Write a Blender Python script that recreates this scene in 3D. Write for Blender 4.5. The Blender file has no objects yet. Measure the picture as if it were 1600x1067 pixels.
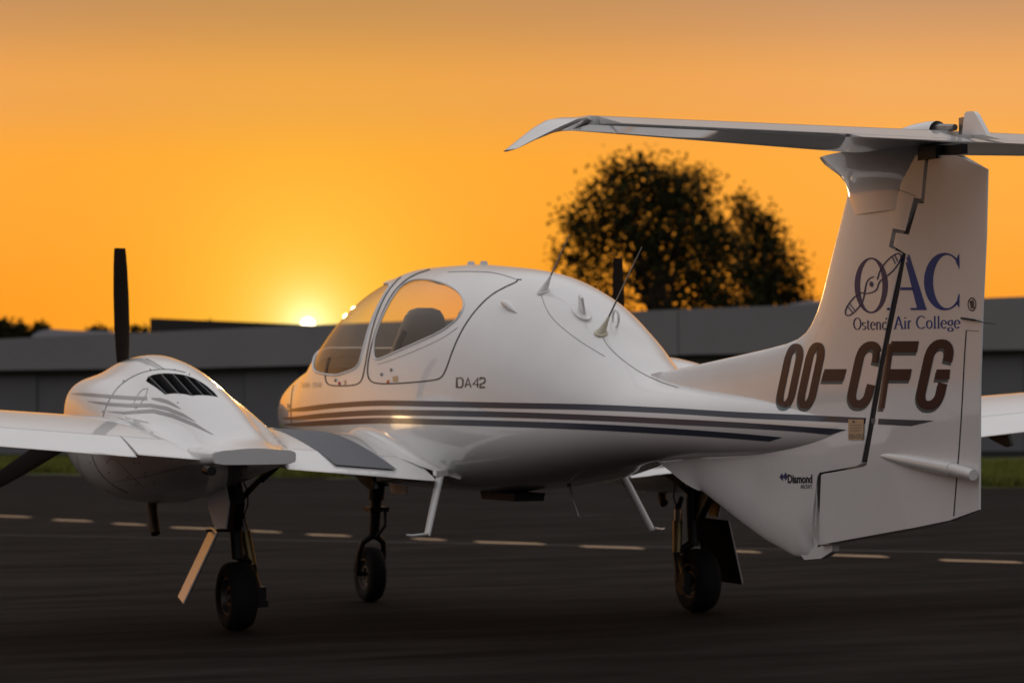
import bpy, bmesh, math, random
import numpy as np
from mathutils import Vector, Matrix
from mathutils.bvhtree import BVHTree
from mathutils.geometry import delaunay_2d_cdt, tessellate_polygon
random.seed(7); rng = np.random.default_rng(7)
PI = math.pi
scene = bpy.context.scene
COL = scene.collection
# ------------------------------------------------------------------ camera
# world frame: x runs aft along the aeroplane, y to its starboard side, z up, origin under the main axle
YAW, PITCH, ROLL, FOC = 4.19393290e-01, 2.31634932e-02, -4.05387362e-03, 4235.26
CAMP = Vector((14.6875340, -6.30974245, 1.26954382))
fw = Vector((-math.cos(YAW)*math.cos(PITCH), math.sin(YAW)*math.cos(PITCH), math.sin(PITCH)))
rt = fw.cross(Vector((0, 0, 1))).normalized(); upv = rt.cross(fw)
cr, sr = math.cos(ROLL), math.sin(ROLL)
rt, upv = cr*rt + sr*upv, -sr*rt + cr*upv
cd = bpy.data.cameras.new('camera'); cam = bpy.data.objects.new('camera', cd); COL.objects.link(cam)
cam.matrix_world = Matrix(((rt.x, upv.x, -fw.x, CAMP.x), (rt.y, upv.y, -fw.y, CAMP.y), (rt.z, upv.z, -fw.z, CAMP.z), (0, 0, 0, 1)))
cd.sensor_width = 36; cd.lens = FOC/1600*36; cd.clip_start = .1; cd.clip_end = 3000
cd.dof.use_dof = True; cd.dof.focus_distance = 12.0; cd.dof.aperture_fstop = 3.6
scene.camera = cam
scene.view_settings.view_transform = 'Standard'; scene.view_settings.look = 'None'
scene.view_settings.exposure = 0; scene.view_settings.gamma = 1; scene.view_settings.use_curve_mapping = False

def ray(u, v): return (fw + rt*((u-800)/FOC) - upv*((v-533.5)/FOC))
def on_plane(u, v, ax, val):
    d = ray(u, v); t = (val-CAMP[ax])/d[ax]; return CAMP + d*t
def ground(u, v): return on_plane(u, v, 2, 0)
def at_depth(u, v, dist): return CAMP + ray(u, v)*dist

# ------------------------------------------------------------------ sky and sun
SUN = ray(481, 507).normalized()
w = bpy.data.worlds.new('World'); scene.world = w; w.use_nodes = True
N = w.node_tree.nodes; L = w.node_tree.links; N.clear()
def nd(t, **k):
    n = N.new(t)
    for a, b in k.items(): setattr(n, a, b)
    return n
def mth(op, a, b=None, clamp=False):
    n = nd('ShaderNodeMath', operation=op, use_clamp=clamp)
    for i, s in enumerate((a, b)):
        if s is None: continue
        if isinstance(s, (int, float)): n.inputs[i].default_value = s
        else: L.new(s, n.inputs[i])
    return n.outputs[0]
def ramp(fac, stops, interp='EASE'):
    n = nd('ShaderNodeValToRGB'); n.color_ramp.interpolation = interp
    e = n.color_ramp.elements
    while len(e) < len(stops): e.new(.5)
    for el, (p, c) in zip(e, stops): el.position = p; el.color = (*c, 1)
    L.new(fac, n.inputs[0]); return n.outputs[0]
def mixc(fac, a, b, mode='MIX'):
    n = nd('ShaderNodeMix', data_type='RGBA', blend_type=mode)
    n.clamp_factor = True
    for s, i in ((fac, 0), (a, 6), (b, 7)):
        if isinstance(s, (int, float)): n.inputs[i].default_value = s
        elif isinstance(s, tuple): n.inputs[i].default_value = (*s, 1)
        else: L.new(s, n.inputs[i])
    return n.outputs[2]
tc = nd('ShaderNodeTexCoord')
vn = nd('ShaderNodeVectorMath', operation='NORMALIZE'); L.new(tc.outputs['Generated'], vn.inputs[0])
dt = nd('ShaderNodeVectorMath', operation='DOT_PRODUCT'); L.new(vn.outputs[0], dt.inputs[0]); dt.inputs[1].default_value = SUN
sx = nd('ShaderNodeSeparateXYZ'); L.new(vn.outputs[0], sx.inputs[0])
ang = mth('MULTIPLY', mth('ARCCOSINE', mth('MINIMUM', dt.outputs['Value'], 1.0)), 180/PI)      # degrees from the sun
elev = mth('MULTIPLY', mth('ARCSINE', sx.outputs[2]), 180/PI)
hx = math.hypot(SUN.x, SUN.y)
azd = mth('DIVIDE', mth('ADD', mth('MULTIPLY', sx.outputs[0], SUN.x/hx), mth('MULTIPLY', sx.outputs[1], SUN.y/hx)),
          mth('MAXIMUM', mth('SQRT', mth('ADD', mth('MULTIPLY', sx.outputs[0], sx.outputs[0]), mth('MULTIPLY', sx.outputs[1], sx.outputs[1]))), 1e-4))
e01 = mth('DIVIDE', mth('MAXIMUM', elev, 0.0), 90, True)
front = ramp(mth('POWER', e01, .5), [(0, (.84, .21, .012)), (.14, (.98, .295, .013)), (.235, (.98, .345, .028)), (.27, (.85, .325, .055)), (.31, (.56, .245, .070)),
                  (.42, (.335, .222, .117)), (.60, (.61, .50, .325)), (1, (.725, .61, .40))])
back = ramp(mth('POWER', e01, .5), [(0, (.10, .085, .095)), (.2, (.14, .12, .135)), (.4, (.31, .288, .298)), (.65, (.58, .56, .57)), (1, (.78, .77, .79))])
azf = mth('POWER', mth('ADD', mth('MULTIPLY', azd, .5), .5, True), 2.2)
far = nd('ShaderNodeMapRange'); far.inputs[1].default_value = 4; far.inputs[2].default_value = 13; far.inputs[3].default_value = 0; far.inputs[4].default_value = .75; L.new(ang, far.inputs[0])
front = mixc(far.outputs[0], front, mixc(1.0, front, (1.10, 1.35, 2.3), 'MULTIPLY'))
base = mixc(azf, back, front)
def glow(k, amp, col):
    g = mth('MULTIPLY', mth('EXPONENT', mth('MULTIPLY', ang, -1.0/k)), amp)
    s = nd('ShaderNodeVectorMath', operation='SCALE'); s.inputs[0].default_value = col; L.new(g, s.inputs['Scale']); return s.outputs[0]
def addv(a, b):
    n = nd('ShaderNodeVectorMath', operation='ADD'); L.new(a, n.inputs[0]); L.new(b, n.inputs[1]); return n.outputs[0]
colr = addv(addv(base, glow(2.4, 1.0, (.15, .46, .055))), glow(.40, 1.0, (.6, .9, .75)))
disc = mth('MULTIPLY', mth('LESS_THAN', ang, .13), 10.0)
s = nd('ShaderNodeVectorMath', operation='SCALE'); s.inputs[0].default_value = (1, .8, .45); L.new(disc, s.inputs['Scale'])
colr = addv(colr, s.outputs[0])
bg = nd('ShaderNodeBackground'); L.new(colr, bg.inputs[0]); bg.inputs[1].default_value = 1.0
wo = nd('ShaderNodeOutputWorld'); L.new(bg.outputs[0], wo.inputs[0])
sl = bpy.data.lights.new('sun', 'SUN'); sl.energy = 3.0; sl.angle = math.radians(.6); sl.color = (1, .62, .28)
so = bpy.data.objects.new('sun', sl); COL.objects.link(so)
SD = Vector((SUN.x, SUN.y, 0)).normalized()*math.cos(math.radians(2.8)) + Vector((0, 0, math.sin(math.radians(2.8))))
so.rotation_euler = SD.to_track_quat('Z', 'Y').to_euler(); so.location = (-20, 8, 12)

# ------------------------------------------------------------------ materials
def mat(name, col, rough=.5, metal=0, coat=0, spec=.5, noise=0, nscale=8, bump=0, bscale=60, stretch=None, emit=None, coatr=.06):
    m = bpy.data.materials.new(name); m.use_nodes = True
    nt = m.node_tree; b = nt.nodes['Principled BSDF']
    b.inputs['Base Color'].default_value = (*col, 1); b.inputs['Roughness'].default_value = rough
    b.inputs['Metallic'].default_value = metal; b.inputs['Coat Weight'].default_value = coat; b.inputs['Coat Roughness'].default_value = coatr
    b.inputs['Specular IOR Level'].default_value = spec
    def crd(sc):
        g = nt.nodes.new('ShaderNodeNewGeometry'); mp = nt.nodes.new('ShaderNodeMapping')
        nt.links.new(g.outputs['Position'], mp.inputs[0])
        if stretch: mp.inputs['Scale'].default_value = stretch
        n = nt.nodes.new('ShaderNodeTexNoise'); n.inputs['Scale'].default_value = sc; n.inputs['Detail'].default_value = 6; n.inputs['Roughness'].default_value = .62
        nt.links.new(mp.outputs[0], n.inputs[0]); return n
    if noise:
        n = crd(nscale); r = nt.nodes.new('ShaderNodeMapRange'); r.inputs[1].default_value = .3; r.inputs[2].default_value = .7
        r.inputs[3].default_value = 1-noise; r.inputs[4].default_value = 1+noise*.6; nt.links.new(n.outputs[0], r.inputs[0])
        v = nt.nodes.new('ShaderNodeVectorMath'); v.operation = 'SCALE'; v.inputs[0].default_value = col
        nt.links.new(r.outputs[0], v.inputs['Scale']); nt.links.new(v.outputs[0], b.inputs['Base Color'])
        q = nt.nodes.new('ShaderNodeMapRange'); q.inputs[3].default_value = rough*.85; q.inputs[4].default_value = min(1, rough*1.2)
        nt.links.new(n.outputs[0], q.inputs[0]); nt.links.new(q.outputs[0], b.inputs['Roughness'])
    if bump:
        n = crd(bscale); bp = nt.nodes.new('ShaderNodeBump'); bp.inputs['Strength'].default_value = bump; bp.inputs['Distance'].default_value = .01
        nt.links.new(n.outputs[0], bp.inputs['Height']); nt.links.new(bp.outputs[0], b.inputs['Normal'])
    return m
def glass(name, tint=(.96, .88, .78), refl=1.0):
    m = bpy.data.materials.new(name); m.use_nodes = True; nt = m.node_tree; nt.nodes.clear()
    t = nt.nodes.new('ShaderNodeBsdfTransparent'); t.inputs[0].default_value = (*tint, 1)
    g = nt.nodes.new('ShaderNodeBsdfGlossy'); g.inputs['Roughness'].default_value = .02
    lw = nt.nodes.new('ShaderNodeLayerWeight'); lw.inputs[0].default_value = .5
    pw = nt.nodes.new('ShaderNodeMath'); pw.operation = 'POWER'; pw.inputs[1].default_value = 5.0; nt.links.new(lw.outputs['Facing'], pw.inputs[0])
    f = nt.nodes.new('ShaderNodeMapRange'); f.inputs[3].default_value = .04; f.inputs[4].default_value = 1.0; nt.links.new(pw.outputs[0], f.inputs[0])
    mx = nt.nodes.new('ShaderNodeMixShader'); o = nt.nodes.new('ShaderNodeOutputMaterial')
    nt.links.new(f.outputs[0], mx.inputs[0]); nt.links.new(t.outputs[0], mx.inputs[1]); nt.links.new(g.outputs[0], mx.inputs[2]); nt.links.new(mx.outputs[0], o.inputs[0])
    return m
M = dict(
    white=mat('gloss white paint', (.80, .795, .785), .30, coat=1, noise=.06, nscale=2.2, coatr=.035),
    matte=mat('satin white paint', (.70, .70, .70), .45, coat=.3, noise=.06, nscale=3),
    stripe=mat('slate stripe vinyl', (.040, .046, .070), .3, coat=.12, spec=.3),
    nstripe=mat('grey stripe vinyl', (.22, .20, .20), .3, coat=.8),
    maroon=mat('maroon vinyl', (.040, .008, .008), .35, spec=.3),
    lshadow=mat('slate shadow vinyl', (.09, .12, .13), .35, spec=.3),
    blue=mat('blue vinyl', (.010, .058, .28), .35, spec=.3),
    pblue=mat('dark blue outline vinyl', (.045, .045, .14), .35, spec=.3),
    ink=mat('black print', (.012, .012, .02), .3, coat=.5),
    brown=mat('brown grey print', (.10, .075, .06), .35),
    faint=mat('pale grey print', (.45, .42, .40), .3, coat=.8),
    seam=mat('panel gap', (.02, .02, .022), .6),
    seam2=mat('faint panel gap', (.16, .15, .15), .6),
    dark=mat('dark cavity', (.012, .012, .014), .7),
    walk=mat('grey walkway grip', (.16, .165, .18), .75, noise=.15, nscale=60, bump=.3, bscale=400),
    louv=mat('black composite louvre', (.035, .037, .042), .45, noise=.15),
    rubber=mat('tyre rubber', (.010, .010, .010), .8, spec=.2, noise=.2, nscale=20),
    steel=mat('dull steel', (.32, .31, .30), .35, metal=1, noise=.15, nscale=25),
    black=mat('black painted metal', (.011, .010, .010), .45, spec=.3, noise=.2, nscale=20),
    brass=mat('cadmium plated damper', (.20, .16, .075), .35, metal=.8, noise=.25, nscale=18),
    blade=mat('black propeller paint', (.014, .010, .008), .6, spec=.08, noise=.15, nscale=9),
    seat=mat('grey leather', (.17, .165, .16), .55, noise=.12, nscale=12),
    cream=mat('cream plastic', (.62, .58, .44), .35, coat=.4),
    rimm=mat('brake dusted alloy', (.13, .12, .11), .5, metal=.8, noise=.3, nscale=30),
    rust=mat('heat stained steel', (.075, .05, .03), .5, metal=.6, noise=.35, nscale=25),
    plate=mat('brushed plate', (.55, .42, .26), .4, metal=.3, noise=.15, nscale=30),
    red=mat('red tag', (.55, .03, .02), .4), orange=mat('orange tag', (.8, .22, .03), .4),
    glass=glass('acrylic window'),
    interior=mat('cabin trim', (.30, .29, .28), .8),
)
# ------------------------------------------------------------------ mesh helpers
def mesh_obj(name, V, F, m, parent=None, smooth=True, auto=None):
    me = bpy.data.meshes.new(name)
    me.from_pydata([tuple(map(float, v)) for v in V], [], [tuple(map(int, f)) for f in F]); me.validate()
    for mm in (m if isinstance(m, (list, tuple)) else [m]): me.materials.append(mm)
    if smooth:
        me.polygons.foreach_set('use_smooth', [True]*len(me.polygons))
        if auto is not None: me.set_sharp_from_angle(angle=math.radians(auto))
    o = bpy.data.objects.new(name, me); COL.objects.link(o)
    if parent: o.parent = parent
    return o
def tag(o, label=None, cat=None, group=None, kind=None):
    for k, v in (('label', label), ('category', cat), ('group', group), ('kind', kind)):
        if v: o[k] = v
    return o
def pchip(xs, ys):
    xs = np.array(xs, float); ys = np.array(ys, float); h = np.diff(xs); d = np.diff(ys)/h
    m = np.zeros(len(xs))
    for i in range(1, len(xs)-1):
        if d[i-1]*d[i] > 0:
            w1 = 2*h[i]+h[i-1]; w2 = h[i]+2*h[i-1]; m[i] = (w1+w2)/(w1/d[i-1]+w2/d[i])
    m[0] = d[0]; m[-1] = d[-1]
    def f(x):
        x = np.clip(np.asarray(x, float), xs[0], xs[-1]); i = np.clip(np.searchsorted(xs, x)-1, 0, len(xs)-2)
        t = (x-xs[i])/h[i]; t2 = t*t; t3 = t2*t
        return (2*t3-3*t2+1)*ys[i]+(t3-2*t2+t)*h[i]*m[i]+(-2*t3+3*t2)*ys[i+1]+(t3-t2)*h[i]*m[i+1]
    return f
class MB:
    """collects simple shapes into one mesh"""
    def __init__(s): s.v = []; s.f = []
    def add(s, V, F):
        o = len(s.v); s.v += [tuple(v) for v in V]; s.f += [tuple(i+o for i in f) for f in F]; return s
    def box(s, c, d, rot=None, taper=1):
        V = [(a*d[0]/2*(taper if cc > 0 else 1), b*d[1]/2*(taper if cc > 0 else 1), cc*d[2]/2) for cc in (-1, 1) for a, b in ((-1, -1), (1, -1), (1, 1), (-1, 1))]
        R = rot if rot is not None else Matrix.Identity(3)
        V = [Vector(c)+R@Vector(v) for v in V]
        return s.add(V, [(3, 2, 1, 0), (4, 5, 6, 7), (0, 1, 5, 4), (1, 2, 6, 5), (2, 3, 7, 6), (3, 0, 4, 7)])
    def tube(s, P, r, n=10, cap=True, flat=1.0):
        P = [Vector(p) for p in P]; rr = r if isinstance(r, (list, tuple)) else [r]*len(P)
        T = [(P[min(i+1, len(P)-1)]-P[max(i-1, 0)]).normalized() for i in range(len(P))]
        a = T[0].orthogonal().normalized(); V = []
        for p, t, q in zip(P, T, rr):
            a = (a-t*a.dot(t)).normalized(); b = t.cross(a)
            V += [p+(a*math.cos(k*2*PI/n)+b*math.sin(k*2*PI/n)*flat)*q for k in range(n)]
        F = [(i*n+k, i*n+(k+1) % n, (i+1)*n+(k+1) % n, (i+1)*n+k) for i in range(len(P)-1) for k in range(n)]
        if cap: F += [tuple(range(n))[::-1], tuple((len(P)-1)*n+k for k in range(n))]
        return s.add(V, F)
    def lathe(s, prof, c, axis, n=32):
        """prof: list of (r, h) along axis"""
        ax = Vector(axis).normalized(); a = ax.orthogonal().normalized(); b = ax.cross(a); V = []
        for r, h in prof: V += [Vector(c)+ax*h+(a*math.cos(k*2*PI/n)+b*math.sin(k*2*PI/n))*r for k in range(n)]
        F = [(i*n+k, i*n+(k+1) % n, (i+1)*n+(k+1) % n, (i+1)*n+k) for i in range(len(prof)-1) for k in range(n)]
        return s.add(V, F)
    def plate(s, pts, nrm, th):
        """prism from a planar outline"""
        nrm = Vector(nrm).normalized()*th/2; n = len(pts)
        V = [Vector(p)+nrm for p in pts]+[Vector(p)-nrm for p in pts]
        return s.add(V, [tuple(range(n)), tuple(range(2*n-1, n-1, -1))]+[(i, n+i, n+(i+1) % n, (i+1) % n) for i in range(n)])
    def mirror(s):
        m = MB(); m.v = [(v[0], -v[1], v[2]) for v in s.v]; m.f = [f[::-1] for f in s.f]; return m
    def build(s, name, m, parent=None, smooth=True, auto=35): return mesh_obj(name, s.v, s.f, m, parent, smooth, auto)

plane = bpy.data.objects.new('twin_engine_airplane', None); COL.objects.link(plane)
tag(plane, 'white twin-engine T-tail light airplane parked on the dark apron at sunset', 'airplane')

# ------------------------------------------------------------------ round bodies: fuselage, nacelles
class Body:
    """surface given by a radius around a centre line running along x"""
    def __init__(s, yc, zc, rad, x0, x1): s.yc, s.zc, s.rad, s.x0, s.x1 = yc, zc, rad, x0, x1
    def P(s, x, a):
        x = np.asarray(x, float); r = s.rad(x, a)
        return np.stack([x+0*a, s.yc+r*np.sin(a), s.zc(x)+r*np.cos(a)], -1)
    def inv(s, p): return (p[0], math.atan2(p[1]-s.yc, p[2]-float(s.zc(p[0]))))
    def grid(s, nx=120, na=96, xs=None):
        xs = np.linspace(s.x0, s.x1, nx) if xs is None else np.asarray(xs); nx = len(xs)
        a = np.linspace(-PI, PI, na, endpoint=False); X, A = np.meshgrid(xs, a, indexing='ij')
        V = s.P(X.ravel(), A.ravel())
        F = [(i*na+k, i*na+(k+1) % na, (i+1)*na+(k+1) % na, (i+1)*na+k) for i in range(nx-1) for k in range(na)]
        F += [tuple(range(na))[::-1], tuple((nx-1)*na+k for k in range(na))]
        return V, F
def sup(a, w, ht, hb, nt, nb):
    sa = np.abs(np.sin(a)); ca = np.cos(a); h = np.where(ca > 0, ht, hb); n = np.where(ca > 0, nt, nb)
    return ((sa/w)**n+(np.abs(ca)/h)**n)**(-1/n)
FX  = [-3.22, -3.205, -3.16, -3.06, -2.90, -2.6, -2.2, -1.95, -1.6, -1.3, -1.0, -.6, 0, .5, 1.0, 1.43, 1.79, 2.1, 2.45, 2.9, 3.5, 4.0, 4.35]
FWd = [.004, .045, .10, .165, .225, .31, .41, .462, .525, .565, .59, .61, .625, .62, .585, .525, .45, .375, .30, .225, .14, .080, .048]
FT  = [1.224, 1.265, 1.32, 1.385, 1.435, 1.50, 1.57, 1.62, 1.845, 1.985, 2.06, 2.105, 2.095, 2.06, 2.005, 1.90, 1.735, 1.545, 1.395, 1.345, 1.30, 1.245, 1.22]
FB  = [1.216, 1.175, 1.12, 1.06, 1.0, .93, .875, .85, .82, .80, .785, .77, .762, .768, .80, .845, .895, .94, .975, 1.0, 1.02, 1.06, 1.10]
FC  = [1.22, 1.22, 1.22, 1.22, 1.21, 1.20, 1.19, 1.18, 1.17, 1.16, 1.16, 1.16, 1.16, 1.16, 1.16, 1.17, 1.17, 1.18, 1.19, 1.18, 1.17, 1.165, 1.16]
fw_, ft_, fb_, fc_ = pchip(FX, FWd), pchip(FX, FT), pchip(FX, FB), pchip(FX, FC)
fnb = pchip([-3.3, -2.5, -1, 1.5, 3, 4.5], [2.1, 2.4, 2.8, 2.6, 2.2, 2.1]); fnt = pchip([-3.3, -2.2, -1.3, 0, 2, 4.5], [2.1, 2.1, 2.05, 2.05, 2.0, 2.0])
def fus_rad(x, a):
    c = fc_(x); return sup(a, fw_(x), np.maximum(ft_(x)-c, .003), np.maximum(c-fb_(x), .003), fnt(x), fnb(x))
fus = Body(0, fc_, fus_rad, -3.22, 4.35)
NX  = [-1.46, -1.455, -1.42, -1.32, -1.15, -.9, -.6, -.2, .12, .42, .72, .98]
NW  = [.12, .30, .395, .425, .435, .44, .435, .42, .395, .35, .29, .235]
NA  = [1.25, 1.34, 1.43, 1.455, 1.455, 1.455, 1.43, 1.34, 1.24, 1.13, 1.05, 1.035]
NBt = [1.28, 1.37, 1.47, 1.53, 1.56, 1.57, 1.54, 1.45, 1.335, 1.205, 1.09, 1.043]
NB  = [1.0, .93, .83, .755, .715, .695, .70, .745, .805, .87, .925, .955]
NC  = [1.13, 1.13, 1.13, 1.12, 1.11, 1.10, 1.09, 1.07, 1.06, 1.04, 1.02, 1.0]
nw_, na_, nt_, nb_, nc_ = pchip(NX, NW), pchip(NX, NA), pchip(NX, NBt), pchip(NX, NB), pchip(NX, NC)
nn_ = pchip([-1.5, -1.1, -.7, -.3, .5, .98], [3.8, 3.8, 3.0, 2.4, 2.5, 4.0]); nbn_ = pchip([-1.5, 0, .5, .98], [2.3, 2.3, 3, 6.0])
def nac_rad(x, a):
    c = nc_(x); rA = sup(a, nw_(x), na_(x)-c, c-nb_(x), nn_(x), nbn_(x))
    rB = sup(a, nw_(x)*.70, nt_(x)-c, (c-nb_(x))*.8, 2.2, 2.0)
    p = 14.0; return (rA**p+rB**p)**(1/p)
nac = {-1: Body(-1.7, nc_, nac_rad, -1.46, .98), 1: Body(1.7, nc_, nac_rad, -1.46, .98)}
def bvh(*meshes):
    V = []; F = []
    for v, f in meshes:
        o = len(V); V += [Vector(map(float, p)) for p in v]; F += [tuple(i+o for i in q) for q in f]
    return BVHTree.FromPolygons(V, F)
def aim(tree, u, v):
    d = ray(u, v).normalized(); h = tree.ray_cast(CAMP, d)
    return h[0], (-h[1] if h[0] is not None and h[1].dot(d) > 0 else h[1])

def inside(P, poly):
    x, y = P[:, 0], P[:, 1]; r = np.zeros(len(P), bool); n = len(poly)
    for i in range(n):
        x1, y1 = poly[i]; x2, y2 = poly[(i+1) % n]
        c = ((y1 > y) != (y2 > y)); r ^= c & (x < (x2-x1)*(y-y1)/((y2-y1) if y2 != y1 else 1e-12)+x1)
    return r
def edge_dist(P, poly):
    d = np.full(len(P), 1e9); n = len(poly)
    for i in range(n):
        a = np.array(poly[i]); b = np.array(poly[(i+1) % n]); ab = b-a; t = np.clip(((P-a)@ab)/max(ab@ab, 1e-12), 0, 1)
        d = np.minimum(d, np.hypot(*(P-(a+t[:, None]*ab)).T))
    return d
def dense(poly, step, closed=True):
    out = []; n = len(poly)
    for i in range(n if closed else n-1):
        a = np.array(poly[i], float); b = np.array(poly[(i+1) % n], float); k = max(1, int(np.hypot(*(b-a))/step))
        out += [tuple(a+(b-a)*j/k) for j in range(k)]
    if not closed: out.append(tuple(poly[-1]))
    return out
def smooth_poly(pts, closed=True, it=3):
    P = [np.array(p, float) for p in pts]
    for _ in range(it):
        Q = []; n = len(P)
        for i in range(n if closed else n-1):
            a, b = P[i], P[(i+1) % n]; Q += [a*.75+b*.25, a*.25+b*.75]
        if not closed: Q = [P[0]]+Q+[P[-1]]
        P = Q
    return [tuple(p) for p in P]
def cut_body(body, holes, nx, na, K=.55):
    """mesh the surface in its own (x, angle) sheet so that the outlines in holes are exact edges"""
    xs = np.concatenate([body.x0+(body.x1-body.x0)*np.linspace(0, 1, nx), body.x0+np.array([.002, .006, .012, .02, .03, .045])]); xs = np.unique(xs)
    a = np.linspace(-PI, PI, na+1); X, A = np.meshgrid(xs, a*K, indexing='ij'); G = np.stack([X.ravel(), A.ravel()], 1)
    bound = (np.abs(G[:, 1]) > PI*K-1e-9) | (G[:, 0] < xs[0]+1e-9) | (G[:, 0] > xs[-1]-1e-9); keep = np.ones(len(G), bool)
    H = [[(x, t*K) for x, t in h] for h in holes]
    for h in H: keep &= bound | (edge_dist(G, h) > .011)
    G = G[keep]; pts = [Vector(p) for p in G]; edges = []
    for h in H:
        o = len(pts); pts += [Vector(p) for p in h]; edges += [(o+i, o+(i+1) % len(h)) for i in range(len(h))]
    v, e, f, _, _, _ = delaunay_2d_cdt(pts, edges, [], 0, 1e-6)
    v = np.array([(p[0], p[1]) for p in v]); f = np.array([q for q in f if len(q) == 3])
    c = v[f].mean(1); kind = np.zeros(len(f), int)
    for i, h in enumerate(H): kind[inside(c, h)] = i+1
    P3 = body.P(v[:, 0], v[:, 1]/K)
    # outward orientation
    n = np.cross(P3[f[:, 1]]-P3[f[:, 0]], P3[f[:, 2]]-P3[f[:, 0]]); cc = P3[f].mean(1); ctr = np.stack([cc[:, 0], 0*cc[:, 0]+body.yc, body.zc(cc[:, 0])], 1)
    fl = (n*(cc-ctr)).sum(1) < 0; f[fl] = f[fl][:, ::-1]
    return P3, f, kind
def weld(o, d=1e-5):
    bm = bmesh.new(); bm.from_mesh(o.data); bmesh.ops.remove_doubles(bm, verts=bm.verts, dist=d); bm.to_mesh(o.data); bm.free()
def sub(V, f):
    u, i = np.unique(f.ravel(), return_inverse=True); return V[u], i.reshape(-1, 3)
def offset_body(body, x, a, d):
    e = 1e-3; p = body.P(x, a); du = body.P(x+e, a)-p; dv = body.P(x, a+e)-p; n = np.cross(dv, du); n /= np.linalg.norm(n, axis=-1, keepdims=True)
    c = np.stack([p[..., 0], 0*p[..., 0]+body.yc, body.zc(p[..., 0])], -1); n *= np.sign(((p-c)*n).sum(-1, keepdims=True)); return p+n*d

fgrid = fus.grid(260, 128); FT_TREE = bvh(fgrid)
def fpx(pts):
    out = []
    for u, v in pts:
        p, _ = aim(FT_TREE, u, v)
        if p is None: print('MISS', u, v); continue
        out.append(fus.inv(p))
    return out
rear_px = [(585.5, 561), (583.5, 552), (584, 535), (588, 520), (594, 503), (603, 483), (613, 465), (624, 450), (636, 441), (652, 436), (675, 437.5), (694, 443), (710, 451), (720, 460), (725.5, 471), (724, 484), (716, 497), (704, 508), (684, 521), (657, 533), (630, 545), (605, 556), (592, 561.5)]
rear = fpx(smooth_poly(rear_px, it=1))
side_px = [(612, 444), (604, 455), (597, 467), (587, 487), (579, 506), (572, 530), (567, 548), (563.5, 562), (560, 571), (553, 577), (540, 582), (522, 588)]
sidep = fpx(side_px)
print('rear', [(round(a, 2), round(b, 2)) for a, b in rear][::4]); print('side', [(round(a, 2), round(b, 2)) for a, b in sidep])
# windscreen: port edge as seen, carried forward along its base to the middle, then mirrored to starboard
base_pts = [(-1.40, -1.02), (-1.62, -.80), (-1.80, -.52), (-1.90, -.22)]
top_pts = [(-.98, -.24), (-.99, -.1)]
half = top_pts[::-1]+[p for p in sidep]+base_pts
ws = [(x, a) for x, a in half]; ws = ws+[(x, -a) for x, a in reversed(ws)]
ws = smooth_poly(ws, it=2); ws = dense([(x, a) for x, a in ws], .03)
rear = dense(rear, .02)
holes = [ws, rear, [(x, -a) for x, a in reversed(rear)]]
P3, Fc, kind = cut_body(fus, holes, 200, 132)
V, F = sub(P3, Fc[kind == 0]); fo = mesh_obj('fuselage', V, F, M['white'], plane); weld(fo)
for k, nm in ((1, 'windscreen'), (2, 'cabin_window'), (3, 'cabin_window')):
    V, F = sub(P3, Fc[kind == k]); g = mesh_obj(nm, V, F, M['glass'], plane)
    for i, p in enumerate(V):
        x, a = fus.inv(p); g.data.vertices[i].co = Vector(offset_body(fus, x, a, -.004))
    h = np.array(holes[k-1]); rim = MB(); pts = [Vector(q) for q in offset_body(fus, h[:, 0], h[:, 1], .001)]; pts = pts+[pts[0], pts[1]]
    rim.tube(pts, .007, 8, False); rim.build('window_frame', M['matte'], g)

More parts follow.
